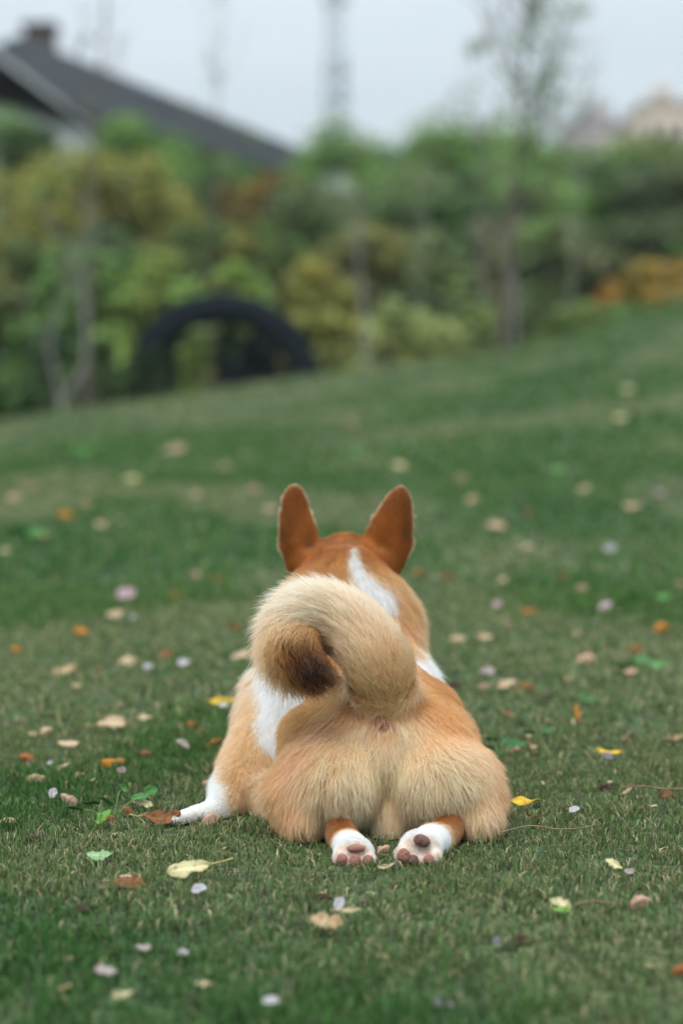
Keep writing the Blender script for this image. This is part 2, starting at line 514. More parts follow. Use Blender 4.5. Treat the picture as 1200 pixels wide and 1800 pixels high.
SH("round_bush", 165, 27, 560, .9, G_DK + G_MD, "green bush between pale trunk and dark arch", n=2400)
SH("round_bush", 255, 27.5, 575, .75, G_DK, "dark green bush in front of the left foot of the dark arch", n=2200)
SH("round_bush", 345, 26.8, 575, .62, G_MD + Y_OL, "leafy green shoots growing in front of the arch opening", n=700)
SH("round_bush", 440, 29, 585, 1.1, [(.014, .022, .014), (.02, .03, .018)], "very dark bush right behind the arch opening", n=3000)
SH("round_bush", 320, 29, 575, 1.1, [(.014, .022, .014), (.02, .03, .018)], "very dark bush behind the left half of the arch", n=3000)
SH("round_bush", 590, 30, 600, .8, G_DK + Y_OL, "dark low bush right of the dark arch", n=1800)
SH("orange_bush", 1165, 25, 452, 1.1, [(.50, .33, .06), (.44, .32, .07), (.30, .26, .07)], "golden orange bush at the right edge above the lawn", n=2600)
SH("orange_bush", 1092, 27, 490, .7, [(.50, .26, .05), (.34, .22, .05)], "small orange bush left of the golden one", n=1400)
SH("round_bush", 1010, 26, 535, .9, Y_GN + G_MD, "yellow green bush right of the bare tree foot", n=2200)
SH("round_bush", 930, 27, 520, .9, G_GY + G_MD, "grey green bush around the bare tree foot", n=2200)
SH("round_bush", 1130, 22.5, 545, 1.0, G_MD + G_DK, "dark green bush in front of the orange bushes", n=2600)
SH("round_bush", 840, 27, 540, .7, G_MD + Y_GN, "small green bush left of the bare tree foot", n=1800)
for (px, D, tp, w, lab) in ((470, 32, 560, 1.0, "dark leafy bush filling the arch opening at the back"), (-60, 27, 560, 1.4, "dark bush outside the left edge"), (700, 31, 500, 1.3, "dusky bush behind the large yellow green bush"), (1230, 29, 500, 1.6, "dusky bush behind the golden orange bush"), (380, 31, 560, 1.2, "dark bush behind the dark arch")):
    SH("round_bush", px, D, tp, w, G_DK, lab, n=2200)

# thin bare or sparse trees standing on the crest
def sapling(px, D, base_py, pts, r0, label, leaves=0, pale=False, twigs=10, tones=G_MD, spread=1.0, kind="bare_tree", clumps=8, lrange=(.5, 1.0)):
    """pts: (px,py) of the trunk from foot to top"""
    w = [P(a, b, D) for a, b in pts]
    x0 = w[0][0]; zb = min(float(gz(x0, D)), w[0][2])
    root = empty(kind, (x0, D, zb)); tag(root, label, "tree", "thin young trees on the crest of the lawn")
    o = np.array([x0, D, zb])
    w = [p - o for p in w]
    w = [np.array([0, 0, -.1])] + w
    q = MB(); n = len(w)
    q.tube(w, [r0 * (1 - .8 * i / (n - 1)) for i in range(n)], 9)
    me = q.mesh("trunk"); smooth(me); link("trunk", me, PALEBARK_M if pale else BARK_M, root)
    r_ = np.random.default_rng(int(px) + 5)
    ends = []
    H = w[-1][2]
    for j in range(twigs):
        f = r_.uniform(.35, .98)
        i = min(int(f * (n - 1)), n - 2); g = f * (n - 1) - i
        s0 = w[i] * (1 - g) + w[i + 1] * g
        a = r_.uniform(0, 2 * math.pi); ln = spread * r_.uniform(.4, 1.0) * (1.2 - f * .5)
        e = s0 + np.array([math.cos(a) * ln * .55, math.sin(a) * ln * .45, ln * .85])
        q = MB(); q.tube([s0, (s0 + e) / 2 + np.array([math.cos(a) * .08, 0, -.04]), e], [r0 * .32, r0 * .2, r0 * .07], 6)
        ends.append((s0 * .3 + e * .7)); ends.append(e)
        for m_ in range(2):
            e2 = e + np.array([r_.uniform(-.3, .3), r_.uniform(-.3, .3), r_.uniform(.1, .4)]) * spread
            q.tube([e - (e - s0) * .08, (e + e2) / 2, e2], [r0 * .14, r0 * .1, r0 * .04], 5); ends.append(e2)
        me = q.mesh("branch"); smooth(me); link("branch", me, PALEBARK_M if pale else BARK_M, root)
    if leaves:
        idx = r_.choice(len(ends), min(clumps, len(ends)), replace=False)
        cl = [(ends[i], (.16 * spread, .16 * spread, .13 * spread)) for i in idx]
        link("leaves", leaf_cloud("leaves", cl, leaves, .035, tones, int(px)), CROWN_M, root)
    return root
sapling(890, 24, 620, [(880, 615), (888, 520), (893, 420), (905, 320), (912, 220), (918, 140), (925, 40), (930, -80)], 0.0465, "tall sparse young tree with few leaves against the sky, right of centre", 900, False, 36, G_MD, 1.35, "young_tree", 52)
sapling(918, 25, 620, [(905, 610), (902, 500), (880, 420), (872, 340)], 0.0310, "pale leaning stem beside the foot of the tall sparse tree", 0, True, 4, G_MD, .5)
sapling(160, 26, 690, [(150, 690), (155, 560), (158, 420), (164, 300), (170, 180), (182, 60), (190, -60)], 0.0434, "tall dark thin trunk with bare twigs at the left", 60, False, 14, G_GY, .8, "bare_tree", 6)
sapling(375, 30, 640, [(372, 560), (374, 400), (378, 250), (385, 120), (392, 20)], 0.0217, "faint thin bare tree in front of the dark roof", 80, False, 10, G_MD, .8, "bare_tree", 8)
sapling(110, 24, 715, [(112, 712), (150, 640), (148, 540), (140, 470), (100, 400), (70, 350)], 0.0310, "pale bent trunk forking at the left edge of the lawn", 60, True, 5, G_MD, .6, "bare_tree", 4)
sapling(95, 24.5, 715, [(108, 712), (88, 600), (120, 480), (150, 380), (165, 300)], 0.0236, "second pale trunk leaning right at the left edge of the lawn", 60, True, 5, G_MD, .6, "bare_tree", 4)
sapling(640, 23, 650, [(643, 652), (640, 560), (632, 470), (628, 400), (622, 330)], 0.0279, "pale grey trunk in the centre beside the yellow green bush", 40, True, 5, G_GY, .6, "bare_tree", 4)
sapling(1185, 20, 605, [(1180, 602), (1192, 560), (1203, 520), (1216, 470), (1225, 380)], 0.0217, "pinkish leaning trunk at the right edge of the lawn", 40, True, 4, G_MD, .5, "bare_tree", 3)
sapling(740, 29, 560, [(742, 600), (735, 450), (745, 330), (750, 240)], 0.0186, "thin grey trunk rising behind the yellow green bush", 60, True, 6, G_GY, .7, "bare_tree", 5)
sapling(1010, 29, 560, [(1000, 560), (1008, 430), (1015, 320), (1030, 180), (1040, 60)], 0.0174, "faint slender tree right of the tall sparse tree", 160, True, 12, G_GY, .9, "young_tree", 10)
sapling(845, 31, 560, [(850, 560), (845, 430), (842, 320), (835, 200), (825, 80)], 0.0174, "faint slender tree left of the tall sparse tree", 180, True, 12, G_GY, .9, "young_tree", 10)

# ------------------------------------------------------------------ the dark arch
ARCH_M = mat_plain("dark_painted_metal", (.014, .020, .026), .9, .4, 6, (.009, .013, .017), 0, .1)
D0 = 27.5
ac = P(392, 700, D0); zb = float(gz(ac[0], D0))
root = empty("arched_structure", (ac[0], D0, zb)); tag(root, "large dark half round arch with struts behind the lawn crest, left of centre", "arch")
s_ = D0 / FPX
cz = P(392, 690, D0)[2] - zb
def arc_ring(r_out, r_in, y0, y1, name, a0=0, a1=180, k=40):
    q = MB(); rings = []
    for i in range(k + 1):
        a = R(a0 + (a1 - a0) * i / k)
        c, s1 = math.cos(a), math.sin(a)
        rings.append([(c * r_out, y0, cz + s1 * r_out), (c * r_out, y1, cz + s1 * r_out), (c * r_in, y1, cz + s1 * r_in), (c * r_in, y0, cz + s1 * r_in)])
    q.grid_rings(rings)
    return link(name, q.mesh(name), ARCH_M, root)
arc_ring(176 * s_, 120 * s_, 0, .55, "arch_ring", -14, 180)
arc_ring(104 * s_, 92 * s_, .1, .35, "inner_ring", -14, 180)
for a in (14, 38, 62, 86, 110, 134, 158):
    q = MB(); ca, sa = math.cos(R(a)), math.sin(R(a))
    q.tube([(ca * .05, .25, cz + sa * .05), (ca * 120 * s_, .25, cz + sa * 120 * s_)], [.055, .055], 8)
    link("strut", q.mesh("strut"), ARCH_M, root)
q = MB(); q.tube([(0, -.1, cz), (0, .7, cz)], [.10, .10], 14); link("hub", q.mesh("hub"), ARCH_M, root)
q = MB(); q.box((-176 * s_, -.05, -.3), (176 * s_, .62, cz - .02 if cz > .05 else .06)); link("base_beam", q.mesh("base_beam"), ARCH_M, root)

# ------------------------------------------------------------------ buildings
ROOF_M = mat_plain("slate_roof", (.085, .095, .110), .85, .5, 1.2, (.060, .068, .080))
DWALL_M = mat_plain("grey_cladding", (.12, .13, .145), .9, .5, .8, (.10, .108, .12))
WWALL_M = mat_plain("white_render", (.44, .46, .47), .9, .4, .6, (.38, .40, .41))
CHIM_M = mat_plain("chimney_brick", (.075, .062, .058), .9, .5, 3, (.05, .042, .04))
GLASS_M = mat_plain("dark_glass", (.03, .035, .04), .15)
def gable(name, px_apex, py_apex, px_eave, py_eave, D, depth, wallm, label, thick, roofm=None, nwin=4):
    A = P(px_apex, py_apex, D); E = P(px_eave, py_eave, D)
    zb = float(gz(A[0], D)) - .3
    root = empty(name, (A[0], D, zb)); tag(root, label, "building")
    hw = E[0] - A[0]; za = A[2] - zb; ze = E[2] - zb
    q = MB(); q.prism([(-hw * .97, 0), (hw * .97, 0), (hw * .97, ze - thick), (0, za - thick), (-hw * .97, ze - thick)], .25, depth - .25)
    link("wall", q.mesh("wall"), wallm, root)
    q = MB()
    q.prism([(-hw * 1.02, ze - .2), (0, za), (hw * 1.02, ze - .2), (hw * 1.02, ze - .2 - thick * .4), (0, za - thick), (-hw * 1.02, ze - .2 - thick * .4)], 0, depth)
    rf = link("roof", q.mesh("roof"), roofm or ROOF_M, root)
    for k in range(nwin):
        x = hw * (.15 + .2 * k)
        wz = za - thick - (za - ze) * (.15 + .2 * k) - 1.6
        w = MB(); w.box((x - .45, .20, wz - 1.0), (x + .45, .245, wz + .2))
        f = link("window_frame", w.mesh("window_frame"), WWALL_M, root)
        w = MB(); w.box((x - .37, .17, wz - .92), (x + .37, .198, wz + .12))
        link("pane", w.mesh("pane"), GLASS_M, f)
    return root, rf, hw, za, ze
rt, rf, hw, za, ze = gable("gabled_hall", 34, 62, 548, 262, 78, 22, DWALL_M, "large dark grey gabled hall with chimney rising behind the trees, upper left", 1.9)
q = MB(); cx0 = P(42, 60, 80)[0] - P(34, 60, 78)[0]; cx1 = P(94, 60, 80)[0] - P(34, 60, 78)[0]
ztop = P(60, 38, 80)[2] - rt.location.z
q.box((cx0, 2, za - 2.2), (cx1, 3.2, ztop - .18)); q.box((cx0 - .10, 1.9, ztop - .18), (cx1 + .10, 3.3, ztop))
link("chimney", q.mesh("chimney"), CHIM_M, rf)
A = P(-60, 30, 70); 
rt2, rf2, *_ = gable("white_gabled_house", -70, 40, 160, 208, 70, 7.4, WWALL_M, "white rendered gabled house in front of the dark hall at the upper left", .22, mat_plain("pale_metal_roof", (.50, .52, .54), .7, .4, .6, (.42, .44, .46)), 0)
def block(px0, px1, py_top, D, depth, m, label, floors=4, cols=3):
    a, b = P(px0, py_top, D), P(px1, py_top, D)
    zb = float(gz((a[0] + b[0]) / 2, D)) - .5
    root = empty("apartment_block", ((a[0] + b[0]) / 2, D, zb)); tag(root, label, "building", "distant flats on the right")
    w = b[0] - a[0]; h = a[2] - zb
    q = MB(); q.box((-w / 2, 0, 0), (w / 2, depth, h - .4)); link("wall", q.mesh("wall"), m, root)
    q = MB(); q.box((-w / 2 - .2, -.2, h - .4), (w / 2 + .2, depth + .2, h)); q.box((-w * .2, 1, h), (w * .1, 3, h + 1.2)); link("roof", q.mesh("roof"), m, root)
    for f in range(floors):
        for c in range(cols):
            x = -w / 2 + w * (c + .5) / cols; z = h - 2.4 - f * 3.0
            q = MB(); q.box((x - w / cols * .25, -.06, z - .7), (x + w / cols * .25, -.003, z + .7)); link("window", q.mesh("window"), GLASS_M, root)
BEIGE_M = mat_plain("beige_render", (.52, .44, .36), .9, .4, .4, (.46, .39, .33))
PINK_M = mat_plain("pink_grey_render", (.40, .36, .37), .9, .4, .4, (.36, .33, .34))
block(1130, 1215, 176, 190, 12, BEIGE_M, "distant beige block of flats at the right edge above the trees")
block(1036, 1072, 186, 210, 10, PINK_M, "narrow distant tower of flats left of the beige block", 5, 2)
block(1000, 1130, 214, 200, 10, PINK_M, "low distant pinkish grey building below the narrow tower", 3, 6)
# lattice mast
MAST_M = mat_plain("galvanised_steel", (.36, .41, .46), .7)
D1 = 230
a = P(588, 100, D1); zb = float(gz(a[0], D1)); ht = P(588, -90, D1)[2] - zb
root = empty("lattice_mast", (a[0], D1, zb)); tag(root, "slender grey lattice mast rising into the sky left of centre", "mast")
hwm = 1.15
for sx in (-1, 1):
    for sy in (-1, 1):
        q = MB(); q.tube([(sx * hwm, sy * hwm, 0), (sx * hwm * .55, sy * hwm * .55, ht)], [.09, .07], 6)
        link("leg", q.mesh("leg"), MAST_M, root)
q = MB(); nb = 26
for k in range(nb):
    z0, z1 = ht * k / nb, ht * (k + 1) / nb
    f0, f1 = hwm * (1 - .45 * k / nb), hwm * (1 - .45 * (k + 1) / nb)
    c = [(-1, -1), (1, -1), (1, 1), (-1, 1)]
    for j in range(4):
        a_, b_ = c[j], c[(j + 1) % 4]
        q.tube([(a_[0] * f0, a_[1] * f0, z0), (b_[0] * f1, b_[1] * f1, z1)], [.06, .06], 5)
        q.tube([(b_[0] * f0, b_[1] * f0, z0), (a_[0] * f1, a_[1] * f1, z1)], [.06, .06], 5)
link("lattice_brace", q.mesh("lattice_brace"), MAST_M, root)
for zz in (.55, .68, .74, .90):
    q = MB()
    for j in range(5):
        aa = j * 1.256; q.box((math.cos(aa) * 1.1 - .18, math.sin(aa) * 1.1 - .18, ht * zz - 1.0), (math.cos(aa) * 1.1 + .18, math.sin(aa) * 1.1 + .18, ht * zz + 1.0))
    link("antenna", q.mesh("antenna"), MAST_M, root)

# ------------------------------------------------------------------ the air
q = MB(); q.box((-310, -64, -9), (310, 450, 75))
hz = q.mesh("haze")
hm = bpy.data.materials.new("haze_air"); hm.use_nodes = True
hn = hm.node_tree; hn.nodes.clear()
ho = hn.nodes.new("ShaderNodeOutputMaterial"); hv = hn.nodes.new("ShaderNodeVolumePrincipled")
hv.inputs["Color"].default_value = (.93, .96, 1.0, 1); hv.inputs["Density"].default_value = .0004; hv.inputs["Anisotropy"].default_value = .2
hn.links.new(hv.outputs[0], ho.inputs["Volume"])
tag(link("haze", hz, hm), "thin pale haze in the air", kind="stuff")
# ================================================================== THE DOG
def build_dog():
    b = MB()
    def chain(items, k=16):
        b.tube([P(*i[:3]) for i in items], [i[3] for i in items], k)
    # trunk
    b.ell(P(676, 1305, 2.86), (0.092, 0.115, 0.070))
    b.ell(P(600, 1315, 2.85), (0.054, 0.090, 0.056))
    b.ell(P(560, 1300, 2.87), (0.045, 0.080, 0.045))
    b.ell(P(585, 1358, 2.790), (0.060, 0.080, 0.047))
    b.ell(P(534, 1388, 2.785), (0.038, 0.065, 0.042))
    b.ell(P(528, 1423, 2.768), (0.026, 0.055, 0.032))
    b.ell(P(755, 1315, 2.85), (0.056, 0.090, 0.060))
    b.ell(P(770, 1358, 2.790), (0.062, 0.080, 0.047))
    b.ell(P(813, 1388, 2.785), (0.041, 0.065, 0.044))
    b.ell(P(836, 1420, 2.768), (0.026, 0.055, 0.032))
    b.ell(P(534, 1424, 2.78), (0.026, 0.045, 0.026))
    b.ell(P(832, 1418, 2.78), (0.024, 0.045, 0.026))
    b.ell(P(684, 1385, 2.83), (0.060, 0.075, 0.048))
    b.ell(P(685, 1425, 2.785), (0.030, 0.045, 0.032))
    b.ell(P(745, 1265, 2.93), (0.045, 0.075, 0.050))
    b.ell(P(600, 1262, 2.93), (0.045, 0.075, 0.050))
    b.ell(P(671, 1271, 2.770), (0.010, 0.016, 0.010))
    b.ell(P(490, 1400, 2.92), (0.025, 0.060, 0.032))
    b.ell(P(671, 1271, 2.775), (0.009, 0.016, 0.009))
    chain([(672, 1290, 2.86, .080), (655, 1260, 3.0, .084), (625, 1225, 3.12, .094), (600, 1175, 3.18, .096)], 22)
    b.ell(P(560, 1250, 3.08), (0.070, 0.09, 0.085))
    b.ell(P(590, 1335, 3.05), (0.075, 0.14, 0.055))
    b.ell(P(598, 1130, 3.17), (0.099, 0.075, 0.092))
    b.ell(P(650, 1085, 3.18), (0.060, 0.055, 0.066))
    b.ell(P(553, 1100, 3.17), (0.060, 0.055, 0.066))
    b.ell(P(604, 1070, 3.19), (0.090, 0.065, 0.070))
    chain([(596, 1160, 3.18, .085), (604, 1070, 3.20, .078), (607, 1020, 3.24, .062)], 20)
    # head and muzzle
    b.ell(P(607, 1017, 3.26), (0.066, 0.070, 0.048))
    b.ell(P(607, 1040, 3.27), (0.064, 0.060, 0.045))
    chain([(607, 1040, 3.29, .040), (607, 1058, 3.345, .027), (607, 1066, 3.385, .020), (607, 1068, 3.40, .017)])
    # ears: cupped blades
    def ear(rows, D, lean):
        rings = []
        for (cx, cy, hw, th) in rows:
            c = P(cx, cy, D)
            k = 22
            ring = []
            for j in range(k):
                a = 2 * math.pi * j / k
                u = math.cos(a) * hw * 1.07 * D / FPX
                cup = (u / (0.045)) ** 2 * 0.020
                ring.append(c + np.array([u, cup + math.sin(a) * th + lean * (c[2] - .27), 0]))
            rings.append(ring)
        b.grid_rings(rings)
    ear([(540, 1015, 38, .012), (536, 992, 42, .010), (529, 968, 39, .008), (524, 940, 34, .0065), (520, 905, 28.5, .0055), (518, 880, 23, .005), (517.5, 862, 15.5, .0045), (518, 853, 7, .003)], 3.235, -0.10)
    ear([(668, 1015, 38, .012), (675, 992, 45, .010), (679, 968, 46, .008), (683, 940, 42, .0065), (692, 905, 34, .0055), (698, 880, 25, .005), (701, 866, 17, .0045), (702.5, 857, 8, .003)], 3.235, -0.10)
    # forelegs
    chain([(505, 1225, 3.10, .050), (463, 1300, 3.02, .037), (425, 1365, 2.95, .028), (398, 1402, 2.90, .019), (378, 1425, 2.875, .0150), (350, 1432, 2.862, .0125), (325, 1437, 2.856, .0100)])
    for dx, dy in ((0, 0), (-3, 5), (6, 8), (-4, -5)):
        chain([(336, 1435, 2.860 - dy * .002, .0085), (302 + dx, 1441, 2.850 - dy * .0035, .0062)], 10)
    chain([(690, 1235, 3.14, .048), (700, 1310, 3.16, .034), (698, 1345, 3.22, .022)])
    a0 = P(700, 1330, 3.22); a0[2] = .03
    b.tube([a0, (a0[0], 3.32, .022), (a0[0] - .004, 3.40, .018)], [.022, .017, .017])
    # hind legs: shank, then the paws standing on their toes, soles to the rear
    chain([(590, 1415, 2.80, .020), (594, 1446, 2.748, .0165), (603, 1474, 2.680, .0155), (618, 1492, 2.630, .018)], 14)
    b.ell(P(621, 1499, 2.618), (.0215, .017, .0190))
    for (cx, cy, r) in ((598, 1508, .0085), (612, 1517, .0090), (632, 1518, .0092), (648, 1512, .0085)):
        b.ell(P(cx, cy, 2.606), (r, .012, r * 1.05))
    chain([(800, 1412, 2.80, .020), (797, 1442, 2.748, .0170), (776, 1468, 2.680, .0165), (752, 1480, 2.630, .0185)], 14)
    b.ell(P(740, 1488, 2.618), (.0235, .017, .0195))
    for (cx, cy, r) in ((708, 1500, .0088), (724, 1512, .0092), (745, 1516, .0092), (763, 1506, .0088)):
        b.ell(P(cx, cy, 2.606), (r, .012, r * 1.05))
    # tail
    tail_px = [(672, 1250, 2.84, .032), (672, 1215, 2.80, .036), (664, 1168, 2.77, .035), (637, 1128, 2.775, .0335), (600, 1096, 2.785, .0305), (554, 1086, 2.79, .0285),
               (534, 1108, 2.785, .030), (526, 1142, 2.765, .028), (538, 1164, 2.745, .018), (556, 1176, 2.735, .007)]
    tc_, tr_ = b.tube([P(*i[:3]) for i in tail_px], [i[3] for i in tail_px], 18)
    me = b.mesh("body_raw")
    o = link("body_raw", me)
    md = o.modifiers.new("r", 'REMESH'); md.mode = 'VOXEL'; md.voxel_size = 0.0036
    sm = o.modifiers.new("s", 'SMOOTH'); sm.factor = .5; sm.iterations = 7
    dg = bpy.context.evaluated_depsgraph_get()
    body = bpy.data.meshes.new_from_object(o.evaluated_get(dg))
    bpy.data.objects.remove(o)
    body.name = "body"
    # relax the trunk further; paws, ears, face and the tail keep their shape
    n_ = len(body.vertices)
    co = np.empty(n_ * 3, np.float32); body.vertices.foreach_get("co", co); co = co.reshape(-1, 3).astype(float)
    ed = np.empty(len(body.edges) * 2, np.int32); body.edges.foreach_get("vertices", ed); ed = ed.reshape(-1, 2)
    deg = np.bincount(ed.ravel(), minlength=n_)[:, None]
    dt = np.min(np.linalg.norm(co[:, None, :] - tc_[None, ::3, :], axis=2), axis=1)
    wgt = sstep(2.70, 2.74, co[:, 1]) * sstep(.30, .285, co[:, 2]) * sstep(3.30, 3.26, co[:, 1]) * sstep(-.13, -.10, co[:, 0]) * np.where((dt < .045) & (co[:, 1] < 2.86) & (co[:, 2] > .13), .1, 1)
    anp = P(671, 1271, 2.77)
    wgt = (wgt * sstep(.012, .03, np.linalg.norm(co - anp, axis=1)))[:, None]
    for _ in range(60):
        s_ = np.zeros_like(co)
        for k_ in range(3):
            s_[:, k_] = np.bincount(ed[:, 0], co[ed[:, 1], k_], n_) + np.bincount(ed[:, 1], co[ed[:, 0], k_], n_)
        co += (s_ / deg - co) * .6 * wgt
    body.vertices.foreach_set("co", co.astype(np.float32).ravel())
    body.update()
    smooth(body)
    return body, tc_

def white_mask(p, wob):
    """0..1 white markings, from the dog's own x/z frame"""
    def seg(a, b2, r0, r1, ylo, yhi):
        A, B = P(*a)[[0, 2]], P(*b2)[[0, 2]]
        q = p[:, [0, 2]]
        t = np.clip(((q - A) @ (B - A)) / ((B - A) @ (B - A)), 0, 1)
        d = np.linalg.norm(q - (A + t[:, None] * (B - A)), axis=1)
        r = r0 + (r1 - r0) * t
        return (1 - sstep(-.0025, .0025, d - r + wob * .006)) * ((p[:, 1] > ylo) & (p[:, 1] < yhi))
    w = np.zeros(len(p))
    w = np.maximum(w, seg((620, 968, 3.22), (628, 1005, 3.2), .006, .0105, 3.0, 3.27))
    w = np.maximum(w, seg((628, 1005, 3.17), (664, 1052, 3.13), .0105, .0145, 3.0, 3.23))
    w = np.maximum(w, seg((714, 1128, 3.10), (742, 1182, 3.08), .006, .014, 2.98, 3.3))
    w = np.maximum(w, seg((512, 1205, 3.06), (456, 1362, 3.02), .034, .010, 2.97, 3.30))
    w = np.maximum(w, seg((545, 1180, 3.06), (520, 1230, 3.02), .030, .030, 2.985, 3.30))
    # chest and belly
    w = np.maximum(w, sstep(.10, .08, p[:, 2]) * sstep(3.18, 3.24, p[:, 1]) * (np.abs(p[:, 0]) < .08))
    # face blaze and muzzle
    w = np.maximum(w, sstep(3.345, 3.36, p[:, 1]))
    # paws
    fp = P(398, 1405, 2.90)
    w = np.maximum(w, sstep(-.004, .004, fp[0] + .004 - p[:, 0] + wob * .01 + (.03 - p[:, 2]) * .3) * (p[:, 1] < 2.96))
    w = np.maximum(w, sstep(2.657, 2.649, p[:, 1] + wob * .006) * (p[:, 2] < .07))
    return w

ORANGE, DEEP, LIGHT, CREAM = (.42, .12, .011), (.24, .075, .012), (.76, .33, .095), (.95, .56, .28)
PALE = (.99, .75, .51)
COLS = [  # px, py, D, colour, sigma
    (520, 900, 3.21, DEEP, .035), (525, 960, 3.21, (.30, .11, .025), .03), (690, 900, 3.21, DEEP, .035), (690, 960, 3.21, DEEP, .03),
    (575, 975, 3.2, ORANGE, .03), (655, 960, 3.2, ORANGE, .03), (600, 990, 3.18, (.42, .19, .05), .02), (690, 1030, 3.16, (.50, .25, .075), .03),
    (500, 1030, 3.15, (.62, .27, .06), .03), (610, 1040, 3.15, (.50, .23, .06), .03), (700, 1080, 3.1, (.56, .23, .055), .03), (740, 1100, 3.12, CREAM, .03), (735, 1050, 3.14, (.58, .24, .06), .03),
    (455, 1100, 3.1, (.78, .50, .24), .03), (470, 1060, 3.12, LIGHT, .03), (450, 1180, 3.08, (.80, .52, .27), .03), (690, 1140, 3.1, (.52, .22, .055), .03),
    (735, 1210, 3.02, (.42, .13, .014), .03), (600, 1240, 3.0, (.42, .13, .014), .03), (650, 1200, 2.95, (.42, .13, .014), .03),
    (770, 1240, 2.9, (.38, .105, .010), .03), (812, 1270, 2.88, (.36, .10, .009), .03), (832, 1310, 2.86, (.38, .11, .010), .026),
    (590, 1215, 2.88, (.50, .18, .03), .025), (540, 1250, 2.86, (.40, .115, .011), .028), (510, 1290, 2.85, (.42, .125, .013), .02), (500, 1330, 2.85, (.50, .18, .03), .02),
    (600, 1295, 2.77, CREAM, .03), (565, 1350, 2.73, CREAM, .035), (610, 1345, 2.72, PALE, .028), (600, 1400, 2.72, (.97, .74, .50), .035), (508, 1390, 2.76, (.58, .22, .04), .03), (528, 1325, 2.77, (.50, .165, .022), .03),
    (604, 1252, 2.80, (.40, .12, .013), .022), (572, 1278, 2.79, (.42, .13, .014), .024), (545, 1305, 2.79, (.48, .16, .02), .024), (515, 1345, 2.79, (.54, .20, .03), .022), (765, 1250, 2.81, (.42, .13, .014), .022), (815, 1300, 2.80, (.46, .15, .018), .022), (585, 1232, 2.95, (.37, .095, .008), .035), (545, 1258, 2.92, (.37, .095, .008), .035), (508, 1305, 2.88, (.50, .17, .022), .03), (760, 1225, 2.96, (.37, .095, .008), .03), (560, 1232, 2.86, (.46, .15, .018), .03), (522, 1276, 2.84, (.38, .11, .010), .03), (705, 1238, 2.84, (.62, .25, .055), .024), (620, 1245, 2.84, (.56, .21, .04), .022), (545, 1270, 2.84, ORANGE, .03), (505, 1310, 2.82, (.72, .36, .10), .025), (640, 1290, 2.76, PALE, .02), (740, 1345, 2.73, PALE, .028), (700, 1305, 2.76, PALE, .02), (650, 1430, 2.75, PALE, .02), (770, 1400, 2.72, (.97, .74, .50), .03),
    (510, 1460, 2.76, (.72, .45, .18), .025), (640, 1330, 2.76, (.84, .62, .36), .03), (730, 1310, 2.76, CREAM, .03), (780, 1275, 2.80, (.74, .34, .09), .028),
    (790, 1350, 2.75, CREAM, .04), (840, 1385, 2.77, (.60, .23, .04), .028), (875, 1430, 2.78, (.66, .29, .08), .028), (800, 1300, 2.80, (.48, .155, .02), .025), (780, 1410, 2.73, (.82, .64, .40), .03),
    (685, 1420, 2.78, (.60, .43, .24), .022), (685, 1350, 2.78, (.80, .58, .34), .025), (640, 1440, 2.76, (.82, .66, .45), .02), (720, 1450, 2.76, (.80, .64, .42), .02),
    (585, 1445, 2.71, (.42, .17, .04), .013), (590, 1462, 2.68, (.42, .17, .04), .012), (800, 1440, 2.71, (.42, .17, .04), .013), (790, 1455, 2.68, (.42, .17, .04), .012),
    (440, 1300, 3.0, (.72, .44, .2), .03), (410, 1350, 2.95, (.70, .42, .18), .025), (395, 1385, 2.92, (.60, .32, .10), .02), (465, 1400, 2.92, (.78, .55, .30), .03),
    (560, 1130, 2.9, (.62, .33, .13), .03), (607, 1010, 3.33, ORANGE, .04), (607, 1300, 3.2, LIGHT, .08),
]
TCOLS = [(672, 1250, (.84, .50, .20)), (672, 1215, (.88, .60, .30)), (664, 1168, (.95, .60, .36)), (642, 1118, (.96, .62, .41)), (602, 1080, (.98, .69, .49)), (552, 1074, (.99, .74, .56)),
         (532, 1106, (.92, .56, .27)), (524, 1140, (.80, .43, .16)), (540, 1170, (.45, .20, .06))]

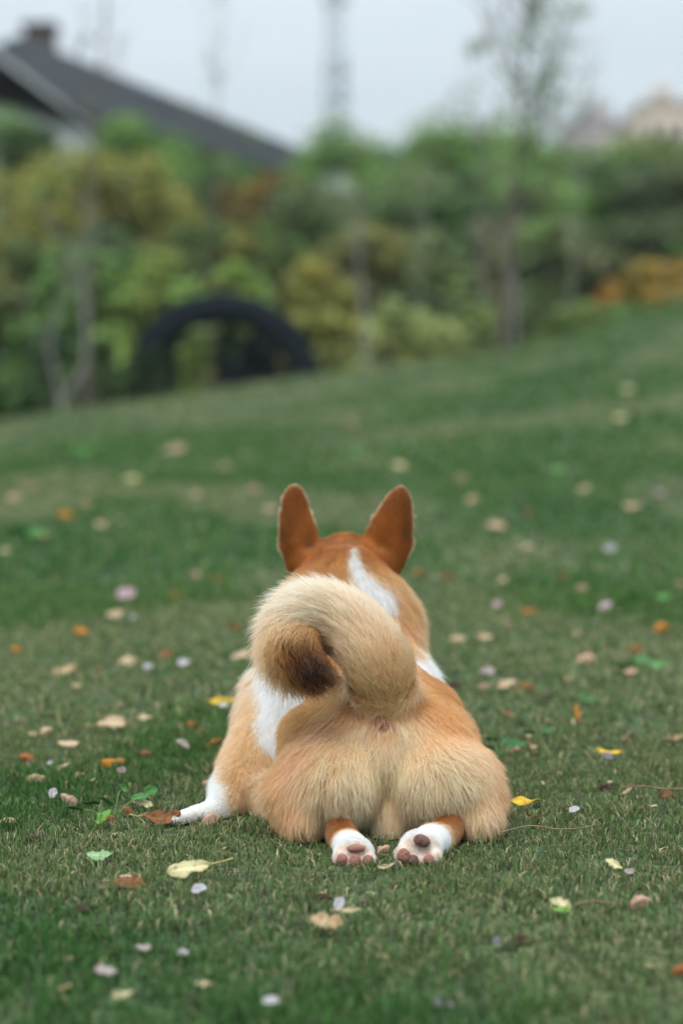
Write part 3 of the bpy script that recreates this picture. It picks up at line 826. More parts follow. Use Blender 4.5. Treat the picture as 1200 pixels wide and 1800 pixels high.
# flow: where the coat lies, per region: px, py, D, direction (x,y,z), length m, lift, sigma
FLOW = [
    (520, 900, 3.21, (0, -.1, 1), .006, .25, .03), (518, 950, 3.21, (.1, -.1, 1), .007, .3, .03), (690, 900, 3.21, (.2, -.1, 1), .006, .25, .03), (685, 950, 3.21, (.1, -.1, 1), .007, .3, .03),
    (520, 1000, 3.19, (-.2, -.6, -.6), .014, .4, .02), (690, 1000, 3.19, (.3, -.6, -.6), .014, .4, .02),
    (606, 985, 3.19, (0, -.7, -.6), .021, .5, .03), (650, 1030, 3.15, (.5, -.5, -.8), .024, .4, .03), (560, 1030, 3.15, (-.5, -.5, -.8), .024, .4, .03),
    (720, 1040, 3.14, (.8, -.2, -.7), .036, .7, .03), (740, 1100, 3.12, (.8, -.2, -1), .046, .75, .03), (745, 1140, 3.12, (.6, -.2, -1), .040, .6, .025), (700, 1110, 3.10, (.4, -.4, -1), .036, .4, .03),
    (480, 1040, 3.14, (-.8, -.2, -.7), .036, .7, .03), (455, 1110, 3.12, (-.6, -.3, -1), .038, .55, .03), (450, 1180, 3.08, (-.2, -.3, -1), .036, .45, .03), (600, 1120, 3.08, (0, -.6, -.8), .034, .4, .04),
    (735, 1200, 3.02, (.2, -.7, -.5), .022, .3, .03), (600, 1220, 3.0, (0, -.9, -.4), .022, .3, .04), (510, 1250, 3.02, (-.05, -.3, -1), .034, .3, .03), (480, 1330, 3.0, (-.05, -.25, -1), .030, .3, .03),
    (780, 1240, 2.9, (.35, -.5, -.8), .020, .3, .03), (830, 1320, 2.86, (.2, -.3, -1), .022, .3, .03), (590, 1230, 2.88, (-.5, -.6, -.6), .020, .3, .03), (520, 1290, 2.85, (-.3, -.4, -1), .024, .32, .03),
    (610, 1290, 2.77, (-.35, -.2, -1), .030, .35, .03), (560, 1350, 2.75, (-.25, -.1, -1), .036, .35, .03), (600, 1400, 2.74, (.05, -.1, -1), .040, .35, .03), (520, 1410, 2.76, (.25, -.1, -1), .032, .36, .03),
    (535, 1455, 2.75, (.9, 0, -.6), .022, .3, .02), (505, 1440, 2.76, (.5, -.1, -1), .024, .35, .02), (640, 1430, 2.75, (.15, -.1, -1), .042, .35, .02), (685, 1400, 2.78, (0, -.2, -1), .044, .3, .02), (730, 1430, 2.75, (-.15, -.1, -1), .042, .35, .02),
    (740, 1300, 2.76, (.4, -.2, -1), .030, .35, .03), (790, 1350, 2.75, (.45, -.1, -1), .036, .35, .03), (780, 1400, 2.73, (.35, -.1, -1), .038, .35, .03), (840, 1400, 2.76, (.55, -.1, -1), .034, .4, .03),
    (835, 1450, 2.75, (-.8, 0, -.6), .022, .3, .02), (870, 1440, 2.77, (.1, -.1, -1), .026, .4, .025), (680, 1330, 2.77, (0, -.2, -1), .026, .3, .02),
    (600, 1422, 2.725, (.05, -.35, -1), .044, .5, .016), (570, 1428, 2.725, (.1, -.3, -1), .040, .5, .016), (775, 1422, 2.725, (.1, -.35, -1), .044, .5, .016), (810, 1426, 2.725, (.2, -.3, -1), .040, .5, .016),
    (590, 1450, 2.70, (.1, -.6, -.8), .010, .3, .012), (610, 1485, 2.64, (.1, -.6, -.8), .0065, .3, .015), (620, 1505, 2.61, (0, -.5, -.7), .0065, .45, .015),
    (800, 1445, 2.70, (-.1, -.6, -.8), .010, .3, .012), (760, 1475, 2.64, (-.1, -.6, -.8), .0065, .3, .015), (735, 1500, 2.61, (0, -.5, -.7), .0065, .45, .015),
    (440, 1290, 3.02, (-.35, -.2, -1), .024, .35, .03), (405, 1360, 2.94, (-.3, -.2, -1), .018, .35, .02), (395, 1395, 2.90, (-.4, -.2, -1), .010, .3, .015), (360, 1425, 2.87, (-1, -.2, -.3), .0065, .25, .02), (320, 1435, 2.86, (-1, -.2, -.3), .005, .25, .02),
    (430, 1390, 2.94, (.3, 0, -1), .020, .35, .015), (470, 1400, 2.92, (-.1, -.2, -1), .034, .45, .03), (607, 1040, 3.36, (0, -.8, 0), .006, .25, .03), (607, 1330, 3.2, (0, -.6, -.8), .02, .3, .06),
]

def groom(body, tailc):
    nv = len(body.vertices)
    co = np.empty(nv * 3, np.float32); body.vertices.foreach_get("co", co); co = co.reshape(-1, 3).astype(float)
    no = np.empty(nv * 3, np.float32); body.vertices.foreach_get("normal", no); no = no.reshape(-1, 3).astype(float)
    body.calc_loop_triangles()
    tri = np.empty(len(body.loop_triangles) * 3, np.int32); body.loop_triangles.foreach_get("vertices", tri); tri = tri.reshape(-1, 3)
    # tail membership
    dt = np.min(np.linalg.norm(co[:, None, :] - tailc[None, ::2, :], axis=2), axis=1)
    tq = np.argmin(np.linalg.norm(co[:, None, :] - tailc[None, ::2, :], axis=2), axis=1) * 2
    onT = (dt < .036) * sstep(4, 12, tq) * (co[:, 1] < 2.86)
    # colours
    cp = np.array([P(*c[:3]) for c in COLS]); cc = np.array([c[3] for c in COLS]); cs = np.array([c[4] for c in COLS])
    d2 = ((co[:, None, :] - cp[None]) ** 2).sum(2)
    ls = -d2 / (2 * (cs * .8) ** 2)
    w = np.exp(ls - ls.max(1, keepdims=True))
    col = (w @ cc) / w.sum(1, keepdims=True)
    wob = fnoise(co * 90) - .5
    wm = white_mask(co, wob)
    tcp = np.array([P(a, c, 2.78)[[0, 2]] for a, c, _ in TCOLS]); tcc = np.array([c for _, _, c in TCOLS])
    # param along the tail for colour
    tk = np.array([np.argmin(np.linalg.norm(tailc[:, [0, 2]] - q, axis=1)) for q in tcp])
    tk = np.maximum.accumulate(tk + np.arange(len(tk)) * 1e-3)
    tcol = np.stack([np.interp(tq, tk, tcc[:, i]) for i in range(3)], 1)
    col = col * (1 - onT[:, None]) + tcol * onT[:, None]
    # flow
    fp = np.array([P(*f[:3]) for f in FLOW]); fd = np.array([f[3] for f in FLOW], float); fd /= np.linalg.norm(fd, axis=1)[:, None]
    fl = np.array([f[4] for f in FLOW]); ft = np.array([f[5] for f in FLOW]); fs = np.array([f[6] for f in FLOW])
    ls = -((co[:, None, :] - fp[None]) ** 2).sum(2) / (2 * fs ** 2)
    w = np.exp(ls - ls.max(1, keepdims=True)); w /= w.sum(1, keepdims=True)
    flow, flen, lift = w @ fd, w @ fl, w @ ft
    tt = np.gradient(tailc, axis=0); tt /= np.linalg.norm(tt, axis=1)[:, None]
    flow = flow * (1 - onT[:, None]) + tt[tq] * onT[:, None]
    tl = np.interp(tq, [0, 8, 20, 30, len(tailc)], [.022, .024, .032, .046, .042])
    flen = flen * (1 - onT) + tl * onT
    lift = lift * (1 - onT) + np.interp(tq, [0, 10, 22, 40], [.25, .34, .52, .7]) * onT
    # dark brush end of the tail, with the curl's inner shade painted in
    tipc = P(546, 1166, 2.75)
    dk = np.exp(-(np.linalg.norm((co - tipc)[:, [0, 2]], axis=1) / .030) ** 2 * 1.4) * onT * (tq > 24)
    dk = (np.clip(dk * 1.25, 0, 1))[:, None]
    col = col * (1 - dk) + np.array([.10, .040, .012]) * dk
    # hind shanks and paws: short coat, orange above with shade painted in, white below
    for leg in ([(590, 1415, 2.80), (594, 1446, 2.748), (603, 1474, 2.680)], [(800, 1412, 2.80), (797, 1442, 2.748), (776, 1468, 2.680)]):
        lp = np.array([P(*q) for q in leg]); dl = np.full(nv, 9.0)
        for A, B in zip(lp[:-1], lp[1:]):
            t_ = np.clip(((co - A) @ (B - A)) / ((B - A) @ (B - A)), 0, 1)
            dl = np.minimum(dl, np.linalg.norm(co - (A + t_[:, None] * (B - A)), axis=1))
        onl = sstep(.0245, .0205, dl) * sstep(2.76, 2.735, co[:, 1]) * sstep(.056, .046, co[:, 2])
        flen = flen * (1 - onl) + .008 * onl
        onl = (onl * (1 - wm))[:, None]
        col = col * (1 - onl) + np.array([.24, .080, .014]) * onl
    # pale fringe on the ear rims, with rim light painted into its colour
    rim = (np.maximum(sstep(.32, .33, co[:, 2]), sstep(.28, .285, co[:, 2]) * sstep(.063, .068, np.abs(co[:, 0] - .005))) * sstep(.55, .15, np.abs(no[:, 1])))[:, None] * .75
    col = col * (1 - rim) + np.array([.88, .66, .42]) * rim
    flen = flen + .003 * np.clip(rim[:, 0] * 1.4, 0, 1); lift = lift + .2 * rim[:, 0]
    mott = sstep(.27, .30, co[:, 2]) * (fnoise(co * np.array([70, 70, 35]), 3) - .5) * 1.1
    col = col * np.clip(1 + mott, .6, 1.4)[:, None]
    toe = sstep(2.614, 2.607, co[:, 1]) * sstep(.042, .032, co[:, 2]) * np.clip(fnoise(co * 160, 2) * 2.2 - .35, 0, 1)
    # the bare spot under the tail
    an = P(671, 1271, 2.77)
    da = np.linalg.norm((co - an)[:, [0, 2]], axis=1)
    bare = sstep(.012, .006, da) * (co[:, 1] < 2.85) * (no[:, 1] < .3)
    col = col * (1 - bare[:, None]) + np.array([.24, .085, .055]) * bare[:, None]
    ringd = np.abs(da - .004)
    wmk = (wm * (1 - onT) * (1 - bare))
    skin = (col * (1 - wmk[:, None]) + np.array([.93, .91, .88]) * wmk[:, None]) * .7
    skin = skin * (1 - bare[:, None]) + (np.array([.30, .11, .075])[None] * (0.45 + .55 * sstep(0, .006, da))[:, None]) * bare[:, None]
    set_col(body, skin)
    # strands
    v0, v1, v2 = co[tri[:, 0]], co[tri[:, 1]], co[tri[:, 2]]
    area = .5 * np.linalg.norm(np.cross(v1 - v0, v2 - v0), axis=1)
    tlen = flen[tri].mean(1)
    dens = np.clip(.016 / tlen, .55, 2.6)
    cen = (v0 + v1 + v2) / 3
    dens = dens * np.where(cen[:, 1] > 3.30, .5, 1.0) * np.where(bare[tri].mean(1) > .5, .0, 1.0)
    prob = area * dens; prob /= prob.sum()
    N = FUR_N
    ti = rng.choice(len(tri), N, p=prob)
    r1, r2 = np.sqrt(rng.random(N)), rng.random(N)
    bc = np.stack([1 - r1, r1 * (1 - r2), r1 * r2], 1)
    def samp(a):
        a = np.asarray(a)
        return (a[tri[ti]] * (bc[..., None] if a.ndim == 2 else bc)).sum(1)
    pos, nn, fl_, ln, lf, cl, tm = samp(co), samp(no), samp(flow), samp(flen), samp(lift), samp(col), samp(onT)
    nn /= np.linalg.norm(nn, axis=1)[:, None] + 1e-9
    # clumps
    nz3 = np.stack([fnoise(pos * 38 + 5 * i, 2) for i in range(3)], 1) - .5
    nz4 = np.stack([vnoise(pos * 130 + 9 * i) for i in range(3)], 1) - .5
    fl_ = fl_ + nz3 * .40 + nz4 * .16 + rng.normal(0, .07, (N, 3))
    tg = fl_ - nn * (fl_ * nn).sum(1)[:, None]
    tg /= np.linalg.norm(tg, axis=1)[:, None] + 1e-9
    jp = pos + rng.normal(0, .0028, (N, 3)); jp[:, 1] = pos[:, 1]
    ws = white_mask(jp, fnoise(jp * 90) - .5) * (1 - np.clip(tm * 2, 0, 1))
    warm = (rng.random(N) < .22)[:, None] * rng.uniform(.2, .8, N)[:, None]
    cl = cl * (1 - warm) + cl * np.array([.92, .72, .50]) * warm
    tow = samp(toe)[:, None] * .9
    cl = cl * (1 - ws[:, None]) + np.array([.93, .91, .88]) * ws[:, None]
    cl = cl * (1 - tow) + np.array([.58, .36, .26]) * tow
    lnr = ln * rng.uniform(.5, 1.25, N) * (0.85 + .3 * fnoise(pos * 60, 2))
    lf = np.clip(lf + rng.normal(0, .05, N), .08, .9)
    K = 6
    u = np.linspace(0, 1, K)
    pts = np.zeros((N, K, 3))
    d = nn * lf[:, None] * 1.3 + tg
    d /= np.linalg.norm(d, axis=1)[:, None]
    pts[:, 0] = pos - nn * .001
    grav = np.array([0, 0, -1.0])
    for k in range(1, K):
        step = lnr / (K - 1)
        pts[:, k] = pts[:, k - 1] + d * step[:, None]
        d = d + (tg - nn * .10) * .16 + grav * (.10 * np.clip(ln / .03, 0, 1) * (1 - tm))[:, None]
        # keep the strands from diving into the body
        dn = (d * nn).sum(1)
        d = d + nn * np.maximum(-.05 - dn, 0)[:, None]
        d /= np.linalg.norm(d, axis=1)[:, None]
    nc = N // 15
    cidx = rng.choice(N, nc, replace=False)
    kd = KDTree(nc)
    for j, i in enumerate(cidx): kd.insert(pts[i, 2], j)
    kd.balance()
    mid = pts[:, 2]
    own = np.array([kd.find(m)[1] for m in mid])
    ci = cidx[own]
    same = (tg * tg[ci]).sum(1) > .3
    off0 = pts[:, 0] - pts[ci, 0]
    frz = rng.normal(0, 1, (N, 3)) * (.06 * lnr)[:, None]
    frz2 = rng.normal(0, 1, (N, 3)) * (.035 * lnr)[:, None]
    cfac = .42 * np.clip(ln / .02, 0, 1) * same * rng.uniform(.4, 1, N)
    for k in range(1, K):
        target = pts[ci, k]
        pts[:, k] += (target - pts[:, k]) * (cfac * u[k] ** 1.3)[:, None]
    pts += frz[:, None, :] * (u ** 2)[None, :, None] + frz2[:, None, :] * np.sin(u * 9)[None, :, None]
    # never below the soil
    pts[..., 2] = np.maximum(pts[..., 2], .003)
    cvar = (1 + rng.normal(0, .11, N)) * (0.86 + .28 * fnoise(pos * 75, 2)) * (0.93 + .14 * rng.random(nc)[own])
    cl = np.where((cl[:, 2] > .78)[:, None], cl, cl * np.array([1.02, .93, .85]))
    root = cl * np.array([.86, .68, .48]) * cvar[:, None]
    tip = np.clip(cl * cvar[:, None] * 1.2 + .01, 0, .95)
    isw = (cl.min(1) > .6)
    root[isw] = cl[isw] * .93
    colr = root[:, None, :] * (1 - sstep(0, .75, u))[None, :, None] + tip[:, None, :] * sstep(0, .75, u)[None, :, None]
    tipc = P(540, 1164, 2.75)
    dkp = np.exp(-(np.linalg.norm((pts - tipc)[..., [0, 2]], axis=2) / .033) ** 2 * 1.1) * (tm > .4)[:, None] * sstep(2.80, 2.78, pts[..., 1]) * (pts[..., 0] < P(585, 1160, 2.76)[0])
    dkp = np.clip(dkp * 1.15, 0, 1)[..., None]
    colr = colr * np.exp(dkp * np.log(np.array([.15, .105, .07])))  # shade inside the tail curl painted onto the strands, over dark tip hair
    rad0 = np.where(ln < .012, .00020, .00026)
    rad = rad0[:, None] * np.array([1, 1, .9, .72, .45, .08])[None]
    hc = bpy.data.hair_curves.new("fur")
    hc.add_curves([K] * N)
    hc.attributes["position"].data.foreach_set("vector", pts.astype(np.float32).ravel())
    ra = hc.attributes.get("radius") or hc.attributes.new("radius", 'FLOAT', 'POINT')
    ra.data.foreach_set("value", rad.astype(np.float32).ravel())
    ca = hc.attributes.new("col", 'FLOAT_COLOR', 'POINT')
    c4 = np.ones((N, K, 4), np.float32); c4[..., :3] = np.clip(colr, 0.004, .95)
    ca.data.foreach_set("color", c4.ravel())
    return hc

def mat_fur():
    m = bpy.data.materials.new("corgi_fur")
    m.use_nodes = True
    n = m.node_tree
    n.nodes.clear()
    o = n.nodes.new("ShaderNodeOutputMaterial")
    h = n.nodes.new("ShaderNodeBsdfHairPrincipled")
    h.model = 'CHIANG'
    h.parametrization = 'COLOR'
    a = n.nodes.new("ShaderNodeAttribute"); a.attribute_name = "col"
    n.links.new(a.outputs["Color"], h.inputs["Color"])
    h.inputs["Roughness"].default_value = .45
    h.inputs["Radial Roughness"].default_value = .55
    h.inputs["Coat"].default_value = 0.0
    d = n.nodes.new("ShaderNodeBsdfDiffuse")
    n.links.new(a.outputs["Color"], d.inputs["Color"])
    mixn = n.nodes.new("ShaderNodeMixShader"); mixn.inputs[0].default_value = .3
    n.links.new(h.outputs[0], mixn.inputs[1]); n.links.new(d.outputs[0], mixn.inputs[2])
    n.links.new(mixn.outputs[0], o.inputs[0])
    return m

FUR_N = 640000
dog = empty("corgi", (0.05, 2.85, 0))
tag(dog, "orange and white corgi sprawled on the lawn seen from behind, tail curled up", "dog")
DOG_BODY, TAILC = build_dog()
body = link("body", DOG_BODY, mat_attr("corgi_skin", .7))
fur = bpy.data.objects.new("fur", groom(DOG_BODY, TAILC))
COL.objects.link(fur)
fur.data.materials.append(mat_fur())
pad_m = mat_plain("paw_pad_skin", (.42, .19, .145), .75, .35, 260, (.22, .10, .08), .8)
dark_m = mat_plain("paw_pad_dark_skin", (.22, .115, .09), .75, .5, 260, (.09, .05, .042), .8)
black_m = mat_plain("nose_leather", (.02, .018, .018), .35)
claw_m = mat_plain("claw_horn", (.30, .22, .16), .4)
kids = [body, fur]
def pad(c, r, m, rotz=0, name="toe_pad"):
    q = MB()
    ph = rotz
    q.ell((0, 0, 0), r, np.array([[math.cos(ph), 0, -math.sin(ph)], [0, 1, 0], [math.sin(ph), 0, math.cos(ph)]]))
    me = q.mesh(name)
    co = np.vstack(q.v)
    me.vertices.foreach_set("co", (co * (1 + .22 * (fnoise(co * 220)[:, None] - .5)) + np.asarray(c)).astype(np.float32).ravel())
    smooth(me)
    kids.append(link(name, me, m))
for (cx, cy, rx, rz, m) in ((601, 1511, .0060, .0068, pad_m), (624, 1514, .0066, .0078, pad_m), (647, 1514, .0062, .0070, pad_m)):
    pad(P(cx, cy, 2.5950), (rx, .0048, rz), m)
pad(P(626, 1491, 2.6005), (.0100, .006, .0045), pad_m, 0, "sole_pad")
for (cx, cy, rx, rz, m) in ((709, 1504, .0072, .0080, pad_m), (726, 1513, .0062, .0064, dark_m), (753, 1511, .0062, .0056, pad_m)):
    pad(P(cx, cy, 2.5945), (rx, .0048, rz), m)
pad(P(741, 1478, 2.5990), (.0095, .006, .0068), dark_m, -.4, "sole_pad")
for (cx, cy) in ((598, 1527), (614, 1531), (634, 1531), (652, 1526), (707, 1519), (725, 1526), (746, 1527), (765, 1519)):
    c = P(cx, cy, 2.598); c[2] = max(c[2], .004)
    q = MB(); q.tube([c + np.array([0, .004, .004]), c + np.array([0, -.001, .001]), c + np.array([0, -.002, -.004])], [.0019, .0016, .0006], 8)
    me = q.mesh("claw"); smooth(me); kids.append(link("claw", me, claw_m))
for sx in (-1, 1):
    c = P(607, 1032, 3.322)
    q = MB(); q.ell(c + np.array([sx * .028, 0, .006]), (.008, .008, .008)); me = q.mesh("eye"); smooth(me)
    kids.append(link("eye", me, black_m))
q = MB(); q.ell(P(607, 1064, 3.418), (.014, .009, .010)); me = q.mesh("nose"); smooth(me)
kids.append(link("nose", me, black_m))
for k in kids:
    k.parent = dog
    k.location = tuple(-c for c in dog.location)
# ================================================================== GRASS
def blades(bands, bvh):
    vs_, cs_ = [], []
    for (y0, y1, dens, hgt, wid, mx_, inner, outer) in bands:
        half = lambda y: .15 * y * mx_ + .22 + outer
        n = int(dens * (y1 - y0) * (half(y0) + half(y1)))
        y = rng.uniform(y0, y1, n); x = rng.uniform(-1, 1, n) * half(y1)
        k = (np.abs(x) < half(y)) & (np.abs(x) > (half(y) - outer) * inner); x, y = x[k], y[k]
        # tufted, patchy density
        p3 = np.stack([x, y, 0 * x], 1)
        tuft = fnoise(p3 * 26, 2)
        k = rng.random(len(x)) < .45 + 1.1 * (tuft - .35)
        x, y, p3, tuft = x[k], y[k], p3[k], tuft[k]
        z = gz(x, y)
        n = len(x)
        dry = sstep(.46, .60, fnoise(p3 * np.array([1.7, 1.1, 1]) + 3, 3))         # dry patches in the turf
        dry = np.clip(dry + .45 * sstep(10, 17, y) * (x < .8), 0, 1)
        lush = sstep(.45, .70, fnoise(p3 * 2.3 + 31, 2))
        h = hgt * rng.uniform(.45, 1.25, n) * (.75 + .5 * tuft) * (1 - .25 * dry)
        w = wid * rng.uniform(.6, 1.2, n)
        yaw = rng.uniform(0, 2 * math.pi, n)
        lean = np.abs(rng.normal(0, .55, n)) + .12
        ld = rng.uniform(0, 2 * math.pi, n)
        broad = rng.random(n) < .05
        w = np.where(broad, w * 1.9, w); h = np.where(broad, h * 1.15, h)
        isdry = rng.random(n) < .07 + .36 * dry
        lean = np.where(isdry, lean + .5, lean)
        dx, dy = np.cos(yaw) * w / 2, np.sin(yaw) * w / 2
        lx, ly = np.cos(ld), np.sin(ld)
        s1, s2 = np.sin(lean * .6), np.sin(np.minimum(lean * 1.5, 1.5))
        c1, c2 = np.cos(lean * .6), np.cos(np.minimum(lean * 1.5, 1.5))
        b = np.stack([x, y, z - .003], 1)
        m = b + np.stack([lx * s1 * h * .5, ly * s1 * h * .5, c1 * h * .5 + .003], 1)
        t = m + np.stack([lx * s2 * h * .5, ly * s2 * h * .5, c2 * h * .5], 1)
        d = np.stack([dx, dy, 0 * dx], 1)
        vs_.append(np.stack([b - d, b + d, m + d * .8, m - d * .8, t], 1))
        g0 = np.array([.030, .098, .025]); g1 = np.array([.080, .195, .046]); g2 = np.array([.165, .260, .060])
        q = rng.random(n)[:, None]
        c = g0 * (1 - q) + g1 * q
        c = c * (1 - .5 * lush[:, None] * q) + g2 * .5 * lush[:, None] * q
        c = c * (1 - .45 * dry[:, None]) + np.array([.170, .215, .090]) * .45 * dry[:, None]
        tan = np.array([.42, .38, .21]) * rng.uniform(.4, 1.2, n)[:, None]
        c = np.where(isdry[:, None], tan, c)
        darkb = rng.random(n) < .035
        c = np.where(darkb[:, None], np.array([.06, .04, .04]), c)
        c = c * (rng.uniform(.7, 1.3, n) * (1.08 + .14 * sstep(3, 5, y)))[:, None]
        cc = np.repeat(c[:, None, :], 5, 1)
        cc[:, :2] *= .3; cc[:, 2:4] *= .85  # blade feet darkened: shade deep in the turf painted into the colour
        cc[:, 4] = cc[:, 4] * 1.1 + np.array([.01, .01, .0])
        cs_.append(cc)
    v = np.concatenate(vs_); c = np.concatenate(cs_)
    # drop blades the dog lies on
    b = v[:, 0]
    near = np.nonzero((b[:, 0] > -.3) & (b[:, 0] < .28) & (b[:, 1] > 2.55) & (b[:, 1] < 3.5))[0]
    keep = np.ones(len(v), bool)
    up = Vector((0, 0, 1))
    for i in near:
        h_ = bvh.ray_cast(Vector((b[i, 0], b[i, 1], -.05)), up, .085)
        if h_[0] is not None and h_[0].z < .018:
            keep[i] = False
    v, c = v[keep], c[keep]
    n = len(v)
    base = np.arange(n)[:, None] * 5
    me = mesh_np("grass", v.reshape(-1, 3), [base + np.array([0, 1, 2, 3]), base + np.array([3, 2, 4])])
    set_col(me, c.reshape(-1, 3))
    return me
bvh = BVHTree.FromPolygons([v.co for v in DOG_BODY.vertices], [tuple(p.vertices) for p in DOG_BODY.polygons])
grass_m = mat_attr("grass_blade", .6, .25, .2)
gr = link("grass", blades([
    (1.55, 2.45, 66000, .021, .0020, 1.0, 0, 0), (2.45, 3.6, 92000, .020, .0016, 1.0, 0, 0), (3.6, 5.6, 28000, .022, .0030, 1.05, 0, 0),
    (5.6, 9.0, 9000, .024, .005, 1.1, 0, 0), (9.0, 14.0, 3200, .028, .009, 1.15, 0, 0), (14.0, 24.0, 1100, .034, .016, 1.25, 0, 0),
    (.7, 5.6, 9000, .022, .0042, 1.0, 1, 1.3), (5.6, 14.0, 2200, .026, .009, 1.1, 1, 1.6)], bvh), grass_m)
tag(gr, "short green turf grass with dry straw blades", "grass", kind="stuff")

# ================================================================== FALLEN LEAVES
LEAF_M = mat_attr("dry_leaf", .6, .15, .3, .5, 350)
PETAL_M = mat_attr("petal", .5, .35, .3)
STALK_M = mat_plain("leaf_stalk", (.42, .36, .14), .6)
PAL = {
    'cream': ((.72, .66, .38), (.62, .55, .28)), 'beige': ((.66, .50, .33), (.50, .36, .22)), 'tan': ((.52, .38, .22), (.40, .27, .14)), 'pinkish': ((.60, .38, .29), (.46, .28, .20)),
    'brown': ((.30, .125, .045), (.20, .08, .03)), 'rust': ((.40, .13, .03), (.26, .08, .02)), 'orange': ((.70, .28, .03), (.45, .16, .02)), 'yellow': ((.82, .56, .05), (.65, .38, .03)),
    'dark': ((.07, .035, .022), (.045, .022, .016)), 'white': ((.70, .68, .70), (.50, .48, .52)), 'lilac': ((.54, .45, .43), (.40, .32, .31)), 'pink': ((.80, .58, .66), (.66, .44, .52)),
    'green': ((.30, .46, .24), (.22, .38, .18)), 'lime': ((.20, .42, .08), (.14, .32, .06)), 'grey': ((.30, .26, .30), (.20, .17, .20)), 'straw': ((.62, .54, .34), (.50, .42, .24)),
}
def leaf_mesh(name, L, Wd, pal, curl, fold, wav, seed, petal=False, lobed=False):
    r_ = np.random.default_rng(seed)
    nu, nv_ = (15, 9) if not petal else (9, 7)
    u = np.linspace(0, 1, nu); v = np.linspace(-1, 1, nv_)
    U, Vv = np.meshgrid(u, v, indexing='ij')
    if petal: prof = np.sin(np.pi * np.clip(U, .02, .98)) ** .5
    else: prof = np.sin(np.pi * np.clip(U, 0.012, .988) ** .88) ** .78
    sk = r_.uniform(-.10, .10)
    edge = 1 + (.07 * np.sin(U * 17 + seed) * (r_.random() < .6) + .10 * r_.normal(size=U.shape)) * (np.abs(Vv) > .7) * np.sign(Vv) ** 2
    for _k in range(2 if not petal else 1):   # a bite or tear in the margin
        u0, sd_ = r_.uniform(.2, .85), r_.choice([-1, 1])
        edge = edge * (1 - r_.uniform(.1, .5) * np.exp(-((U - u0) / .07) ** 2) * (Vv * sd_ > .4))
    if lobed: edge = edge * (1 + .14 * np.sin(U * 34))
    x = (U - .5) * L + .04 * L * r_.normal(size=(nu, 1)) * 0
    y = Vv * prof * Wd / 2 * edge + sk * L * np.sin(np.pi * U)
    z = fold * np.abs(Vv * prof) * Wd / 2 + curl * L * ((U - .5) ** 2 * 4) * .25 + wav * L * .05 * np.sin(U * 9 + seed) * Vv + wav * L * .04 * np.sin(U * 5 + Vv * 2 + seed * 2)
    top = np.stack([x, y, z], -1).reshape(-1, 3)
    th = .00045
    pts = np.vstack([top, top - np.array([0, 0, th])])
    q = []
    for i in range(nu - 1):
        for j in range(nv_ - 1):
            a = i * nv_ + j
            q.append((a, a + nv_, a + nv_ + 1, a + 1))
    n = nu * nv_
    q2 = [(d + n, c + n, b + n, a + n) for a, b, c, d in q]
    rimv = [i * nv_ for i in range(nu)] + [(nu - 1) * nv_ + j for j in range(1, nv_)] + [i * nv_ + nv_ - 1 for i in range(nu - 2, -1, -1)] + [j for j in range(nv_ - 2, 0, -1)]
    q3 = [(rimv[k], rimv[k] + n, rimv[(k + 1) % len(rimv)] + n, rimv[(k + 1) % len(rimv)]) for k in range(len(rimv))]
    me = mesh_np(name, pts, [np.array(q + q2 + q3)])
    c0, c1 = np.array(pal[0]), np.array(pal[1])
    f = fnoise(top * 130 + seed, 2)[:, None]
    c = c0 * f + c1 * (1 - f)
    if not petal:
        rib = (np.abs(Vv.ravel()) < .13)[:, None]
        c = np.where(rib, c * 1.3, c)
        side = (np.abs(np.sin((U.ravel() * 7 - np.abs(Vv.ravel()) * 1.2) * math.pi)) < .22)[:, None]
        c = np.where(side, c * 1.12, c)
        spot = (fnoise(top * 300 + seed * 3, 1) > .80)[:, None]
        c = np.where(spot, c * .5, c)
        c = c * np.where((np.abs(Vv.ravel()) > .9)[:, None], .8, 1)
    set_col(me, np.clip(np.vstack([c, c * .85]), 0, .95))
    smooth(me)
    return me

